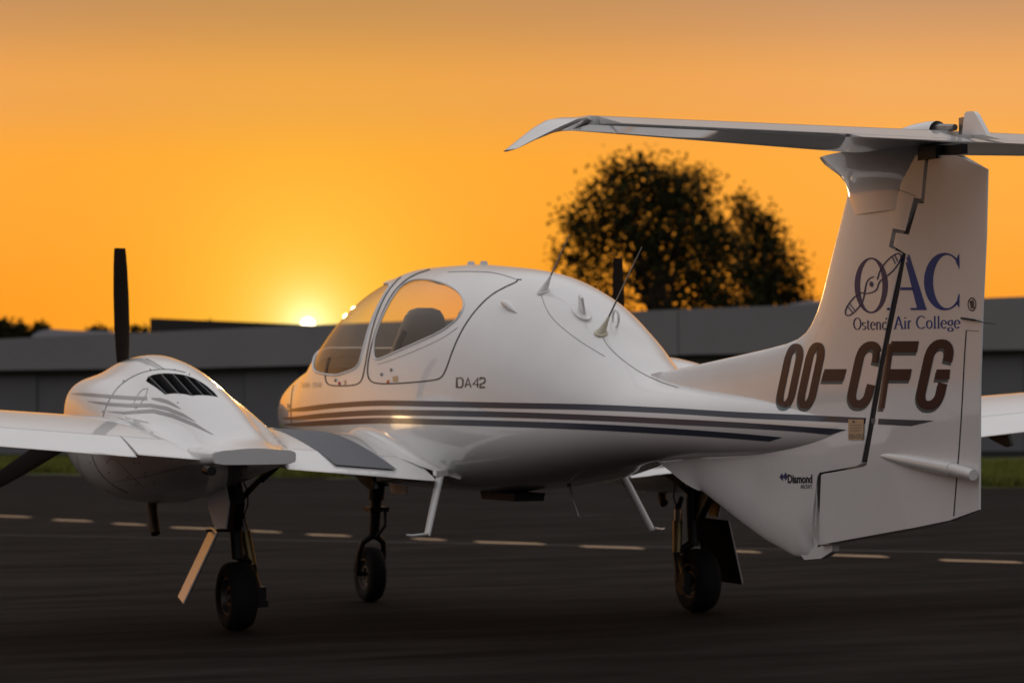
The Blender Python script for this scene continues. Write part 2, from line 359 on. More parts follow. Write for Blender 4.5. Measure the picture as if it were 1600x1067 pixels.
# ------------------------------------------------------------------ nacelles
NT = {s: bvh(nac[s].grid(160, 96)) for s in (-1, 1)}
lv = [(228, 595.5), (231, 589), (238, 585.5), (250, 583.5), (270, 583.5), (289, 586), (306, 592), (322, 602), (335, 613), (341, 620.5), (300, 618.5), (258, 616.5), (243, 605)]
lvp = [nac[-1].inv(aim(NT[-1], *p)[0]) for p in lv if aim(NT[-1], *p)[0]]
print('louvre', [(round(a, 2), round(b, 2)) for a, b in lvp])
vane_px = [((233, 588), (261, 616)), ((252, 584), (281, 616.5)), ((270, 584), (300, 617.5)), ((289, 587), (319, 618.5)), ((306, 593), (333, 618))]
vanes = []
for a, b in vane_px:
    A, B = aim(NT[-1], *a)[0], aim(NT[-1], *b)[0]
    if A and B: vanes.append((A, B))
for s in (-1, 1):
    b = nac[s]; hp = dense(lvp if s < 0 else [(x, -a) for x, a in reversed(lvp)], .02)
    P3, Fc, kind = cut_body(b, [hp], 110, 110)
    V, F = sub(P3, Fc[kind == 0]); V = list(map(tuple, V)); F = list(map(tuple, F))
    o = mesh_obj('engine_nacelle', V, F, M['white'], plane); weld(o)
    # flat rounded tail face and front ring
    a = np.linspace(-PI, PI, 80, endpoint=False); E = b.P(np.full(80, .98), a); E2 = E.copy(); c = E.mean(0); E2[:, 0] += .012; E2[:, 1:] = c[1:]+(E2[:, 1:]-c[1:])*.975
    VV = list(map(tuple, E))+list(map(tuple, E2)); FF = [(i, (i+1) % 80, 80+(i+1) % 80, 80+i) for i in range(80)]+[tuple(range(80, 160))]
    mesh_obj('tail_cap', VV, FF, M['matte'], o, True, 40)
    E = b.P(np.full(60, -1.46), np.linspace(-PI, PI, 60, endpoint=False)); mesh_obj('intake', list(map(tuple, E)), [tuple(range(60))], M['dark'], o, False)
    V, F = sub(P3, Fc[kind == 1]); 
    W = [np.array(p) for p in V]; inner = []
    h = np.array(hp); dep = Vector((-.05, 0, -.16)); top = b.P(h[:, 0], h[:, 1]); bot = top+np.array(dep); n = len(top)
    well = mesh_obj('vent_well', list(map(tuple, top))+list(map(tuple, bot)), [(i, (i+1) % n, n+(i+1) % n, n+i) for i in range(n)], M['dark'], o, True, 40)
    Vb = [tuple(np.array(p)+np.array(dep)) for p in V]; mesh_obj('vent_floor', Vb, [tuple(f) for f in F], M['dark'], o, False)
    for A, B in vanes:
        A, B = Vector((A.x, A.y if s < 0 else -A.y, A.z)), Vector((B.x, B.y if s < 0 else -B.y, B.z)); off = Vector((-.035, -.01*s, -.085))
        m = MB(); nn = (B-A).cross(off); m.plate([A, B, B+off, A+off], nn, .007); m.build('vent_louvre', M['louv'], o, False)

# ------------------------------------------------------------------ wings
def foil(n=26, t=.122, cam_=.022):
    xs = (1-np.cos(np.linspace(0, PI, n)))/2
    yt = 5*t*(.2969*np.sqrt(xs)-.126*xs-.3516*xs**2+.2843*xs**3-.1036*xs**4); p = .4
    yc = np.where(xs < p, cam_/p**2*(2*p*xs-xs**2), cam_/(1-p)**2*((1-2*p)+2*p*xs-xs**2)); return xs, yc+yt, yc-yt
XS, YU, YL = foil()
w_te = pchip([0, 1.7, 2.4, 6.6], [.86, .86, .84, .66]); w_ch = pchip([0, .6, 2.2, 6.6], [1.50, 1.46, 1.34, .95])
def w_zte(y): return .81+.088*y
def w_zle(y): return .975+.073*y
def wing_pt(y, c, side):
    """point on the wing at span |y|, chord fraction c, side +1 upper / -1 lower"""
    te, ch = float(w_te(y)), float(w_ch(y)); yy = np.interp(c, XS, YU if side > 0 else YL)
    return (te-ch+c*ch, y, w_zle(y)+(w_zte(y)-w_zle(y))*c+yy*ch)
def wing_piece(ys, c0, c1, s, name, parent, mt='white', nc=22, droop=0):
    cs = c0+(c1-c0)*((1-np.cos(np.linspace(0, PI, nc)))/2 if c0 == 0 else np.linspace(0, 1, nc))
    if c0 == 0: cs = c1*(np.linspace(0, 1, nc)**1.8)
    V = []; n = 0
    for y in ys:
        ring = [wing_pt(y, c, 1) for c in cs[::-1]]+[wing_pt(y, c, -1) for c in cs[(1 if c0 == 0 else 0):]]
        if droop:
            h = np.array(wing_pt(y, c0, -1)); ring = [(h[0]+(p[0]-h[0])*math.cos(droop)+(p[2]-h[2])*math.sin(droop), p[1], h[2]-(p[0]-h[0])*math.sin(droop)+(p[2]-h[2])*math.cos(droop)) for p in ring]
        n = len(ring); V += [(p[0], p[1]*s, p[2]) for p in ring]
    F = [(i*n+k, i*n+(k+1) % n, (i+1)*n+(k+1) % n, (i+1)*n+k) for i in range(len(ys)-1) for k in range(n)]
    F += [tuple(range(n))[::-1], tuple((len(ys)-1)*n+k for k in range(n))]
    if s < 0: F = [f[::-1] for f in F]
    return mesh_obj(name, V, [f[::-1] for f in F], M[mt], parent, True, 40)
CF = .745
for s in (-1, 1):
    wg = wing_piece(np.linspace(.25, 6.6, 40), 0, CF, s, 'wing', plane)
    for nm, y0, y1 in (('flap', .60, 1.47), ('trailing_panel', 1.473, 2.29), ('flap', 2.30, 4.1), ('aileron', 4.12, 6.3)):
        wing_piece(np.linspace(y0, y1, 8), CF+.006, 1.0, s, nm, wg, nc=8, droop=.04 if nm == 'flap' else 0)
    # upturned tip
    m = MB(); y = 6.6; te, ch, z = float(w_te(y)), float(w_ch(y)), w_zle(y)
    V = []; 
    for k, (dy, dz, c2, dx) in enumerate(((0, 0, 1, 0), (.12, .03, .9, .08), (.22, .14, .75, .2), (.3, .45, .45, .42))):
        for c, yy in list(zip(XS[::2], YU[::2]))[::-1]+list(zip(XS[::2], YL[::2]))[1:]:
            V.append((te-ch+dx+c*ch*c2, s*(y+dy), z+dz+(w_zte(y)-z)*c+yy*ch*c2))
    n = len(V)//4; F = [(i*n+k, i*n+(k+1) % n, (i+1)*n+(k+1) % n, (i+1)*n+k) for i in range(3) for k in range(n)]+[tuple(3*n+k for k in range(n))]
    mesh_obj('winglet', V, F, M['white'], wg, True, 50)
    # fillets where the wing meets fuselage and nacelle
    def fillet(body, side, y_hint, rise, run, x0, x1, name):
        V = []; nx = 40; nk = 9
        for x in np.linspace(x0, x1, nx):
            te, ch = float(w_te(y_hint)), float(w_ch(y_hint)); c = min(max((x-(te-ch))/ch, 0), 1)
            f_ = min(1, max(0, (x-x0)/(x1-x0))); tt = math.sin(PI*f_*.5)**.5*(1-(.75 if body is fus else 1.0)*max(0, (f_-.7)/.3))
            ye = y_hint
            for _ in range(6):
                zw = wing_pt(abs(ye), c, 1)[2]; aa = np.linspace(.2, PI-.2, 200)*side
                pr = body.P(np.full(200, x), aa); j = np.argmin(np.abs(pr[:, 2]-zw)); ye = abs(pr[j, 1]*1.0)
            zw = wing_pt(ye, c, 1)[2]; up = zw+rise*tt; j2 = np.argmin(np.abs(pr[:, 2]-up)); A = np.array(pr[j2])
            sg = np.sign(pr[j, 1]-body.yc) if body.yc else side
            yB = abs(pr[j, 1]+sg*run*tt); B = np.array(wing_pt(yB, c, 1)); B[1] *= np.sign(pr[j, 1]); Q = np.array([x, pr[j, 1], zw]); B[0] = x; B[2] += .001
            for k in range(nk):
                t = k/(nk-1); V.append(tuple(A*(1-t)**2+2*Q*t*(1-t)+B*t*t))
        F = [(i*nk+k, i*nk+k+1, (i+1)*nk+k+1, (i+1)*nk+k) for i in range(nx-1) for k in range(nk-1)]
        mesh_obj(name, V, F, M['white'], wg)
    fillet(fus, s, .6, .07, .13, -.60, .84, 'root_fairing')
    fillet(nac[s], s, 2.1, .045, .11, -.25, .74, 'nacelle_fairing')
    fillet(nac[s], -s, 1.3, .06, .07, -.40, .74, 'nacelle_fairing')

# ------------------------------------------------------------------ fin, rudder (outlines in x,z on the middle plane)
def mid(pts): return [tuple(on_plane(u, v, 1, 0)[i] for i in (0, 2)) for u, v in pts]
fin_px = [(1020, 588), (1040, 580), (1060, 576.5), (1100, 567.5), (1150, 556.5), (1200, 545), (1230, 537), (1250, 528.5), (1262, 519), (1271, 506), (1280, 486), (1288, 461), (1300, 411), (1318, 340), (1335, 270), (1345, 243),
          (1448, 243), (1442, 311), (1432, 309), (1420, 361), (1402, 357), (1396, 386), (1416, 396), (1404, 455), (1390, 530), (1374, 612), (1362, 680), (1353, 724), (1345, 728), (1288, 738), (1284, 744), (1276, 852), (1270, 873), (1243, 869), (1200, 845), (1165, 820), (1100, 768), (1045, 722), (1010, 700), (1010, 640)]
rud_px = [(1453, 243), (1500, 243), (1543.5, 265), (1541, 370), (1536, 480), (1532, 600), (1531, 796), (1490, 812.5), (1440, 824), (1282, 851), (1290, 742), (1294, 740), (1357, 729), (1362, 726), (1372, 672), (1383, 612), (1398, 530), (1412, 455), (1421, 397), (1403, 384), (1407, 364), (1425, 367), (1438, 318), (1446, 318)]
def mid2(pts, inner): return [tuple(on_plane(u, v, 1, -.031 if i in inner else 0)[j] for j in (0, 2)) for i, (u, v) in enumerate(pts)]
fin_o, rud_o = mid2(fin_px, range(16, 31)), mid2(rud_px, [0]+list(range(9, 24)))
LEL = fin_o[1:16]
def fin_h(x, z, kind):
    """half thickness of fin / rudder"""
    x = np.asarray(x); z = np.asarray(z)
    P = np.stack([x, z], 1); le = edge_open(P, LEL); lo = edge_open(P, [fin_o[i] for i in range(31, 37)])
    te = np.interp(z, [.8, 1.4, 2.2], [5.27, 5.28, 5.33]); tw = np.interp(z, [.6, 1.0, 1.6, 2.3], [.040, .055, .058, .048])
    h1 = tw*np.sqrt(np.clip(1-(1-np.clip(le/.30, 0, 1))**2, 0, 1)); h3 = tw*np.sqrt(np.clip(1-(1-np.clip(lo/.18, 0, 1))**2, 0, 1))
    h2 = .004+np.clip(te-x, 0, 1)*.085
    return np.minimum(np.minimum(h1+.0015, h2), h3+.0015)
def edge_open(P, line):
    d = np.full(len(P), 1e9)
    for i in range(len(line)-1):
        a = np.array(line[i]); b = np.array(line[i+1]); ab = b-a; t = np.clip(((P-a)@ab)/max(ab@ab, 1e-12), 0, 1)
        d = np.minimum(d, np.hypot(*(P-(a+t[:, None]*ab)).T))
    return d
def slab(outline, name, parent, hf, step=.03, edge=.02, mt='white', round_=True):
    """solid with two faces at y = -h and +h over an outline in the x,z plane"""
    O = dense(outline, edge); oo = np.array(O); x0, z0 = oo.min(0); x1, z1 = oo.max(0)
    gx, gz = np.meshgrid(np.arange(x0, x1, step), np.arange(z0, z1, step)); G = np.stack([gx.ravel(), gz.ravel()], 1); G = G[inside(G, O)]
    ed = edge_dist(G, O); G = G[ed > .008]
    ins = []
    for d in (.003, .009, .018): # rows following the outline for round edges
        nrm = np.roll(oo, -1, 0)-np.roll(oo, 1, 0); nrm = np.stack([-nrm[:, 1], nrm[:, 0]], 1); nrm /= np.linalg.norm(nrm, axis=1, keepdims=True)+1e-9
        for sg in (1, -1):
            q = oo+nrm*d*sg; q = q[inside(q, O)]; q = q[edge_dist(q, O) > d*.93]; ins.append(q)
    G = G[edge_dist(G, O) > .024] if len(ins) else G
    pts = [Vector(p) for p in O]+[Vector(p) for p in np.vstack([G]+ins)]; n = len(O)
    v, e, f, _, _, _ = delaunay_2d_cdt(pts, [(i, (i+1) % n) for i in range(n)], [], 0, 1e-7)
    v = np.array([(p[0], p[1]) for p in v]); f = np.array([q for q in f if len(q) == 3]); f = f[inside(v[f].mean(1), O)]
    h = hf(v[:, 0], v[:, 1])
    A = np.stack([v[:, 0], -h, v[:, 1]], 1); B = np.stack([v[:, 0], h, v[:, 1]], 1); k = len(v)
    cr_ = np.cross(A[f[:, 1]]-A[f[:, 0]], A[f[:, 2]]-A[f[:, 0]])[:, 1]; f[cr_ > 0] = f[cr_ > 0][:, ::-1]
    F = [tuple(q) for q in f]+[tuple(q[::-1]+k) for q in f]
    ec = {}
    for q in f:
        for i in range(3): ec[(q[i], q[(i+1) % 3])] = 1
    F += [(a, a+k, b+k, b) for (a, b) in ec if (b, a) not in ec]
    V = np.vstack([A, B]); return mesh_obj(name, V, F, M[mt], parent, True, 50), (V, F)
fin, fin_m = slab(fin_o, 'tail_fin', plane, lambda x, z: fin_h(x, z, 0))
rud, rud_m = slab(rud_o, 'rudder', plane, lambda x, z: fin_h(x, z, 1))
# slab added in the gap between fin and rudder, near-black to darken it
gp = mid2([(1440, 316), (1452, 316), (1425, 420), (1394, 600), (1374, 716), (1300, 735), (1292, 800), (1284, 800), (1278, 725), (1340, 715), (1366, 590), (1400, 400)], range(12))
slab(gp, 'rudder_gap', fin, lambda x, z: fin_h(x, z, 0)*.93, mt='dark')
SURF = bvh(fgrid, fin_m, rud_m, nac[-1].grid(160, 96), nac[1].grid(120, 96))
FINT = bvh(fin_m, rud_m)

# ------------------------------------------------------------------ decals: thin printed film laid on the surface below it
def film(name, quads, m, parent, tree=SURF, d=.0016, jump=.03):
    V = []; F = []; cache = {}
    def vert(p):
        k = (round(p[0], 3), round(p[1], 3))
        if k not in cache:
            h, n = aim(tree, *p)
            if h is None: cache[k] = None
            else:
                if n.dot(h-CAMP) > 0: n = -n
                V.append(h+n*d); cache[k] = len(V)-1
        return cache[k]
    for q in quads:
        I = [vert(p) for p in q]
        if None in I or len(set(I)) < 3: continue
        dd = [(V[i]-CAMP).length for i in I]
        if max(dd)-min(dd) > .05+jump*max(math.dist(q[0], p) for p in q): continue
        F.append(I)
    return mesh_obj(name, V, F, m, parent, True)
def strip(line, wd, step=6, closed=False):
    """ribbon quads about a pixel polyline; wd = width or list of widths"""
    n = len(line); wd = wd if isinstance(wd, (list, tuple)) else [wd]*n; P = []; W = []
    keep = [i for i in range(n) if i == 0 or math.dist(line[i], line[i-1]) > .05]
    line = [line[i] for i in keep]; wd = [wd[i] for i in keep]; n = len(line)
    for i in range(n if closed else n-1):
        a, b = np.array(line[i], float), np.array(line[(i+1) % n], float); k = max(1, int(np.hypot(*(b-a))/step))
        for j in range(k): P.append(a+(b-a)*j/k); W.append(wd[i]+(wd[(i+1) % n]-wd[i])*j/k)
    if not closed: P.append(np.array(line[-1], float)); W.append(wd[-1])
    m = len(P); Lf = []; Rt = []
    for i in range(m):
        if closed: a, b = P[i-1], P[(i+1) % m]
        else: a, b = P[max(i-1, 0)], P[min(i+1, m-1)]
        t = b-a; t /= np.linalg.norm(t)+1e-9; nn = np.array([-t[1], t[0]])*W[i]/2
        if 0 < i < m-1 or closed:
            t1 = P[i]-P[i-1]; t1 /= np.linalg.norm(t1)+1e-9; c = abs(t1@t); nn /= max(c, .6)
        Lf.append(tuple(P[i]+nn)); Rt.append(tuple(P[i]-nn))
    return [(Lf[i], Lf[(i+1) % m], Rt[(i+1) % m], Rt[i]) for i in range(m if closed else m-1)]
def fine(quads, k=6):
    out = []
    for q in quads:
        if len(q) != 4: out.append(q); continue
        a, b, c, d_ = [np.array(p, float) for p in q]; nu = max(1, int(max(math.dist(a, b), math.dist(d_, c))/k)); nv = max(1, int(max(math.dist(a, d_), math.dist(b, c))/k))
        P = lambda i, j: tuple((a*(1-i/nu)+b*i/nu)*(1-j/nv)+(d_*(1-i/nu)+c*i/nu)*j/nv)
        out += [(P(i, j), P(i+1, j), P(i+1, j+1), P(i, j+1)) for i in range(nu) for j in range(nv)]
    return out
def band(top, bot, step=8):
    """quads between two pixel polylines given as functions of u"""
    q = []; tx, ty = zip(*top); bx, by = zip(*bot); n = int(max(abs(tx[-1]-tx[0]), abs(bx[-1]-bx[0]))/step)+1
    T = [(tx[0]+(tx[-1]-tx[0])*i/n, 0) for i in range(n+1)]; B = [(bx[0]+(bx[-1]-bx[0])*i/n, 0) for i in range(n+1)]
    ft, fb2 = pchip(tx, ty), pchip(bx, by)
    T = [(x, float(ft(x))) for x, _ in T]; B = [(x, float(fb2(x))) for x, _ in B]
    return [(T[i], T[i+1], B[i+1], B[i]) for i in range(n)]
# three long side stripes
film('side_stripe', band([(443, 641), (465, 637), (525, 629.5), (600, 625.5), (675, 626.5), (800, 629), (900, 631), (1040, 637), (1160, 644), (1320, 651), (1368, 653.5)],
                         [(443, 643), (465, 643), (525, 637.5), (600, 634), (675, 635.5), (800, 638), (900, 640), (1040, 645.5), (1160, 653), (1320, 660), (1367, 662.5)]), M['stripe'], fo)
film('side_stripe', band([(1373, 653.8), (1400, 655), (1460, 657)], [(1372, 662.8), (1395, 664), (1424, 665.3)]), M['stripe'], rud)
film('side_stripe', band([(443, 652.5), (465, 650), (510, 645), (600, 640), (660, 640.5), (800, 643.5), (900, 647), (1040, 653.5), (1160, 660), (1250, 666), (1323, 671)],
                         [(443, 655), (465, 656), (510, 653), (600, 649), (660, 649.5), (800, 652.5), (900, 656), (1040, 662.5), (1160, 668.7), (1250, 674.5), (1296, 679)]), M['stripe'], fo)
film('side_stripe', band([(445, 662), (465, 660), (510, 656), (600, 652.5), (660, 654), (800, 657.5), (900, 661), (1040, 668.5), (1160, 677.3), (1223, 683)],
                         [(445, 664), (465, 666), (510, 664.5), (600, 661.5), (660, 663), (800, 667), (900, 670.5), (1040, 678), (1160, 686), (1202, 689.5)]), M['stripe'], fo)
# nacelle stripes
for ln, wd in (([(111, 615), (125, 615.6), (140, 616.7), (175, 619.8), (200, 621.6), (230, 622.6)], [.6, 4, 5, 5.5, 5.5, 5]),
               ([(237, 622.5), (250, 624.5), (262, 628), (272, 633), (283, 639)], [2, 5.5, 5.5, 4, .5]),
               ([(137, 627), (155, 629.5), (170, 631.5), (200, 633.5), (235, 633.2), (260, 638), (285, 648), (306, 659)], [.5, 3.5, 5, 5.5, 5.5, 6, 5, .5]),
               ([(167, 643), (195, 645), (215, 643.3), (240, 642), (270, 649.5), (305, 664), (333, 679)], [.5, 4, 5, 6, 6, 5, .5])):
    film('cowl_stripe', strip(smooth_poly(ln, False, 1) if 0 else ln, wd, 5), M['nstripe'], bpy.data.objects['engine_nacelle'])

# lettering ------------------------------------------------
def arc(cx, cy, rx, ry, a0, a1, n=18):
    return [(cx+rx*math.cos(math.radians(a0+(a1-a0)*i/n)), cy+ry*math.sin(math.radians(a0+(a1-a0)*i/n))) for i in range(n+1)]
def place(strokes, x0, y0, x1, y1, shear):
    """strokes in a unit box (v up) -> pixels; box spans x0..x1 at mid height, y0 top, y1 bottom"""
    out = []
    for st in strokes: out.append([(x0+(x1-x0)*u+shear*(v-.5), y1+(y0-y1)*v) for u, v in st])
    return out
def poly_quads(outer): # triangulated polygon in pixels
    t = tessellate_polygon([[Vector((x, y, 0)) for x, y in outer]]); return [tuple(outer[i] for i in f) for f in t]
# OO-CFG: bold italic with rounded bowls
def bowl(x0, x1, y0, y1, r):  # rounded loop, unit space
    rx, ry = r; return [(x0, y0+ry), (x0, y1-ry)]+arc(x0+rx, y1-ry, rx, ry, 180, 90, 6)[1:]+arc(x1-rx, y1-ry, rx, ry, 90, 0, 6)+[(x1, y0+ry)]+arc(x1-rx, y0+ry, rx, ry, 0, -90, 6)[1:]+arc(x0+rx, y0+ry, rx, ry, -90, -180, 6)[:-1]
def reg(dx, dy, m, d):
    T = 11.5; q = []
    def O(x0, y0, x1, y1, sh, t):
        h = y1-y0; st = place([bowl(0, 1, 0, 1, (.42, .2))], x0+t/2, y0+t/2, x1-t/2, y1-t/2, sh*(1-t/h)); return strip(st[0], t, 5, True)
    q += O(1221, 537, 1249, 637, 21, 10.0); q += O(1254, 535, 1282, 638, 22, 10.8)
    q += [((1289, 576.5), (1323, 576.5), (1318, 595), (1284, 595))]
    # C
    t = 12.5
    st = [[(.96, .70), (.96, .80)]+arc(.56, .80, .40, .20, 20, 90, 5)+arc(.44, .80, .44, .20, 90, 180, 6)+[(0, .2)]+arc(.44, .2, .44, .2, 180, 270, 6)+arc(.56, .2, .40, .2, 270, 340, 5)+[(.96, .24), (.96, .33)]]
    q += strip(place(st, 1338, 533.5+6, 1366, 637-6, 20)[0], t, 5)
    # F
    q += [((1385, 533), (1397.5, 533), (1382, 638), (1369, 638)), ((1397.5, 533), (1436, 533), (1433, 550.5), (1395, 550.5)), ((1391.5, 576.5), (1425, 576.5), (1421.5, 594), (1389, 594))]
    st = [[(.98, .71), (.98, .80)]+arc(.56, .80, .42, .20, 20, 90, 5)+arc(.44, .80, .44, .20, 90, 180, 6)+[(0, .2)]+arc(.44, .2, .44, .2, 180, 270, 6)+arc(.56, .2, .42, .2, 270, 360, 6)+[(.98, .36)]]
    q += strip(place(st, 1446, 530+7, 1477, 640-7, 21)[0], 14, 5)
    q += [((1464, 577), (1485, 577), (1483.5, 592.5), (1461, 592.5))]
    return [tuple((a+dx, b+dy) for a, b in f) for f in fine(q, 4)]
film('registration_shadow', reg(-2.2, 5.0, 0, 0), M['lshadow'], fin, d=.0010, jump=.014)
film('registration_lettering', reg(0, 0, 0, 0), M['maroon'], fin, d=.0022, jump=.014)
# OAC logo: high-contrast serif capitals
def ringq(cx, cy, rxo, ryo, rxi, ryi, a0=0, a1=360, n=40, tilt=0):
    q = []
    for i in range(n):
        a, b = math.radians(a0+(a1-a0)*i/n), math.radians(a0+(a1-a0)*(i+1)/n)
        f = lambda r, s, t: (cx+r*math.cos(t)+tilt*math.sin(t), cy+s*math.sin(t))
        q.append((f(rxo, ryo, a), f(rxo, ryo, b), f(rxi, ryi, b), f(rxi, ryi, a)))
    return q
film('logo_letter', ringq(1361.5, 446, 26, 43.5, 17.5, 41, tilt=0), M['pblue'], fin, d=.0012)
A_ = [((1412, 398), (1421, 398), (1447, 481), (1433, 481)), ((1410, 402), (1413.5, 409), (1396, 481), (1391.5, 481)), ((1403, 449), (1429, 449), (1430.5, 453.5), (1402, 453.5)),
      ((1386, 481), (1403, 481), (1403, 484.5), (1386, 484.5)), ((1423, 481), (1448, 481), (1448, 484.5), (1423, 484.5))]
film('logo_letter', fine(A_, 4), M['blue'], rud, d=.0013, jump=.012)
C_ = []
oc = arc(1476, 440, 32, 45, -42, -318, 40); ic = arc(1480, 440, 22, 41.5, -48, -312, 40)
C_ = [(oc[i], oc[i+1], ic[i+1], ic[i]) for i in range(40)]+[((1496, 401), (1499, 396), (1499.5, 421), (1494, 410)), ((1494.5, 474), (1499, 481), (1499.5, 460), (1498, 459))]
film('logo_letter', C_, M['blue'], rud, d=.0013)
# propeller drawn across the O
blade1 = smooth_poly([(1371, 437), (1376, 420), (1389, 404), (1402, 395.5), (1408.5, 397), (1408, 406), (1399, 420), (1386, 432), (1376, 438), (1372, 446), (1371, 452), (1364, 457), (1352, 459)], False, 2)
blade2 = smooth_poly([(1353, 453), (1350, 459), (1346, 456), (1334, 465), (1324, 478), (1320.5, 488), (1323, 493.5), (1330, 492), (1341, 482), (1349, 470), (1351, 459), (1354, 441), (1360, 434), (1366, 432.5)], False, 2)
q = strip(blade1, 1.7, 4)+strip(blade2, 1.7, 4)+strip([(1398, 397.5), (1403, 409)], 1.3)+strip([(1394, 400), (1399.5, 412.5)], 1.3)+strip([(1324.5, 478), (1333, 489)], 1.3)+strip([(1327.5, 474), (1336.5, 485.5)], 1.3)
q += ringq(1362, 444, 2.8, 4.4, .2, .3, n=14)
film('logo_propeller', q, M['pblue'], fin, d=.0026)
# small serif text written with a broad pen: thick uprights, thin joins
def pen(glyph):
    w_, strokes = PEN[glyph]; return w_, strokes
def e_(cx, cy, rx, ry, a0, a1): return arc(cx, cy, rx, ry, a0, a1, 10)
PEN = {
 'O': (.80, [e_(.40, .5, .33, .5, 0, 360)]), 'C': (.76, [e_(.42, .5, .35, .5, 45, 315)]),
 's': (.44, [e_(.22, .46, .14, .15, 30, 250)[:], e_(.22, .16, .15, .16, 80, -150)]),
 't': (.36, [[(.15, .80), (.15, .10), (.22, .01), (.32, .04)], [(.03, .62), (.32, .62)]]),
 'e': (.50, [e_(.25, .32, .20, .32, 5, 320), [(.06, .36), (.44, .36)]]),
 'n': (.58, [[(.12, .64), (.12, 0)], [(.12, .50), (.24, .63), (.38, .60), (.43, .48), (.43, 0)], [(.04, .01), (.2, .01)], [(.35, .01), (.51, .01)]]),
 'd': (.56, [[(.42, 1.0), (.42, 0)], e_(.26, .32, .19, .32, 40, 320)]),
 'A': (.78, [[(.36, 1.0), (.08, 0)], [(.38, 1.0), (.68, 0)], [(.18, .36), (.54, .36)], [(0, .01), (.18, .01)], [(.56, .01), (.80, .01)]]),
 'i': (.28, [[(.13, .64), (.13, 0)], [(.13, .92), (.13, .82)], [(.03, .01), (.23, .01)]]),
 'r': (.40, [[(.12, .64), (.12, 0)], [(.12, .48), (.22, .62), (.34, .60)], [(.03, .01), (.22, .01)]]),
 'o': (.54, [e_(.26, .32, .20, .32, 0, 360)]), 'l': (.28, [[(.13, 1.0), (.13, 0)], [(.03, .01), (.23, .01)]]),
 'g': (.50, [e_(.24, .42, .16, .21, 0, 360), e_(.24, -.10, .19, .15, 100, 440), [(.36, .58), (.46, .62)]]), ' ': (.34, [])}
def write_pen(txt, x0, x1, ybase, yslope, h, thick=2.1, thin=1.0):
    tw = sum(PEN[c][0] for c in txt); k = (x1-x0)/tw; x = x0; q = []
    for c in txt:
        wd, st = PEN[c]
        for s_ in st:
            pts = [(x+u*k, ybase+yslope*(x+u*k-x0)-v*h) for u, v in s_]
            W = []
            for i in range(len(pts)):
                a, b = pts[max(i-1, 0)], pts[min(i+1, len(pts)-1)]; dx, dy = abs(b[0]-a[0]), abs(b[1]-a[1]); W.append(thin+(thick-thin)*dy/(math.hypot(dx, dy)+1e-9))
            q += strip(pts, W, 10)
        x += wd*k
    return q
film('college_name', write_pen('Ostend', 1333, 1387.5, 515, 0, 18.5, 2.0, .9), M['pblue'], fin, d=.0014)
film('college_name', write_pen('Air', 1397, 1425, 513.8, -.012, 19.5, 2.3, 1.0), M['blue'], rud, d=.0014)
film('college_name', write_pen('College', 1431, 1501, 513.4, -.012, 19.5, 2.3, 1.0), M['blue'], rud, d=.0014)
# block letters from the built-in font, laid on by pixel frame
def font_quads(txt, x0, x1, ybase, h, slope=0, bold=0, bev=None):
    c = bpy.data.curves.new('txt', 'FONT'); c.body = txt; c.offset = bold; c.resolution_u = 3; o = bpy.data.objects.new('txt', c); COL.objects.link(o)
    dg = bpy.context.evaluated_depsgraph_get(); me = bpy.data.meshes.new_from_object(o.evaluated_get(dg)); V = np.array([v.co[:2] for v in me.vertices])
    F = [tuple(p.vertices) for p in me.polygons]; bpy.data.objects.remove(o); bpy.data.curves.remove(c); bpy.data.meshes.remove(me)
    mn, mx = V.min(0), V.max(0); cap = .70
    U = x0+(V[:, 0]-mn[0])/(mx[0]-mn[0])*(x1-x0); Y = ybase-(V[:, 1])/cap*h+slope*(U-x0)
    return [tuple((U[i], Y[i]) for i in f) for f in F]
film('maker_name', font_quads('Diamond', 1231, 1269.5, 754, 13, 0, .03), M['ink'], fin)
film('maker_name', font_quads('AIRCRAFT', 1251, 1269.5, 763, 6.5), M['ink'], fin)
film('maker_logo', [((1218, 745), (1222, 739), (1225, 744)), ((1218, 745), (1225, 744), (1223, 751)), ((1224, 744), (1228, 737.5), (1231, 744), (1228, 750.5))], M['pblue'], fin)
# DA42 in square strokes
def sq(x, pts, w_=9.5, y0=590.5, y1=605): return [(x+u*w_, y1-v*(y1-y0)-.0) for u, v in pts]
q = strip(sq(714, [(0, 1), (.75, 1), (1, .8), (1, .2), (.75, 0), (0, 0)], 9.5), 2.3, 30, True)
q += strip(sq(727, [(0, 0), (.5, 1), (1, 0)], 9), 2.3, 30)+strip(sq(727, [(.22, .3), (.78, .3)], 9), 1.8)
q += strip(sq(739.5, [(.8, 0), (.8, 1), (0, .3), (1.05, .3)], 8.5), 2.2, 30)+strip(sq(750, [(0, .8), (.1, 1), (.9, 1), (1, .85), (1, .62), (.85, .5), (.1, .3), (0, 0), (1, 0)], 8), 2.2, 30)
film('type_lettering', q, M['brown'], fo, d=.0018)
film('name_lettering', font_quads('TWIN', 468, 484, 606, 8, -.03, .02), M['faint'], fo, d=.0018)
film('name_lettering', font_quads('STAR', 488, 503, 605.4, 8, -.03, .02), M['faint'], fo, d=.0018)
# steel data plate
pl = film('data_plate', [((1326.5, 655), (1351, 655), (1350, 687), (1326.5, 687))], M['plate'], fin, d=.004)
film('plate_text', font_quads('OO-CFG', 1328, 1349.5, 685, 7)+[((1330+3*j, y), (1332+3*j, y), (1332+3*j, y+1), (1330+3*j, y+1)) for y in (664, 668, 672) for j in range(6)]+[((1332, 658), (1336, 656.5), (1338, 659.5), (1334, 661))], M['ink'], pl, d=.0052)
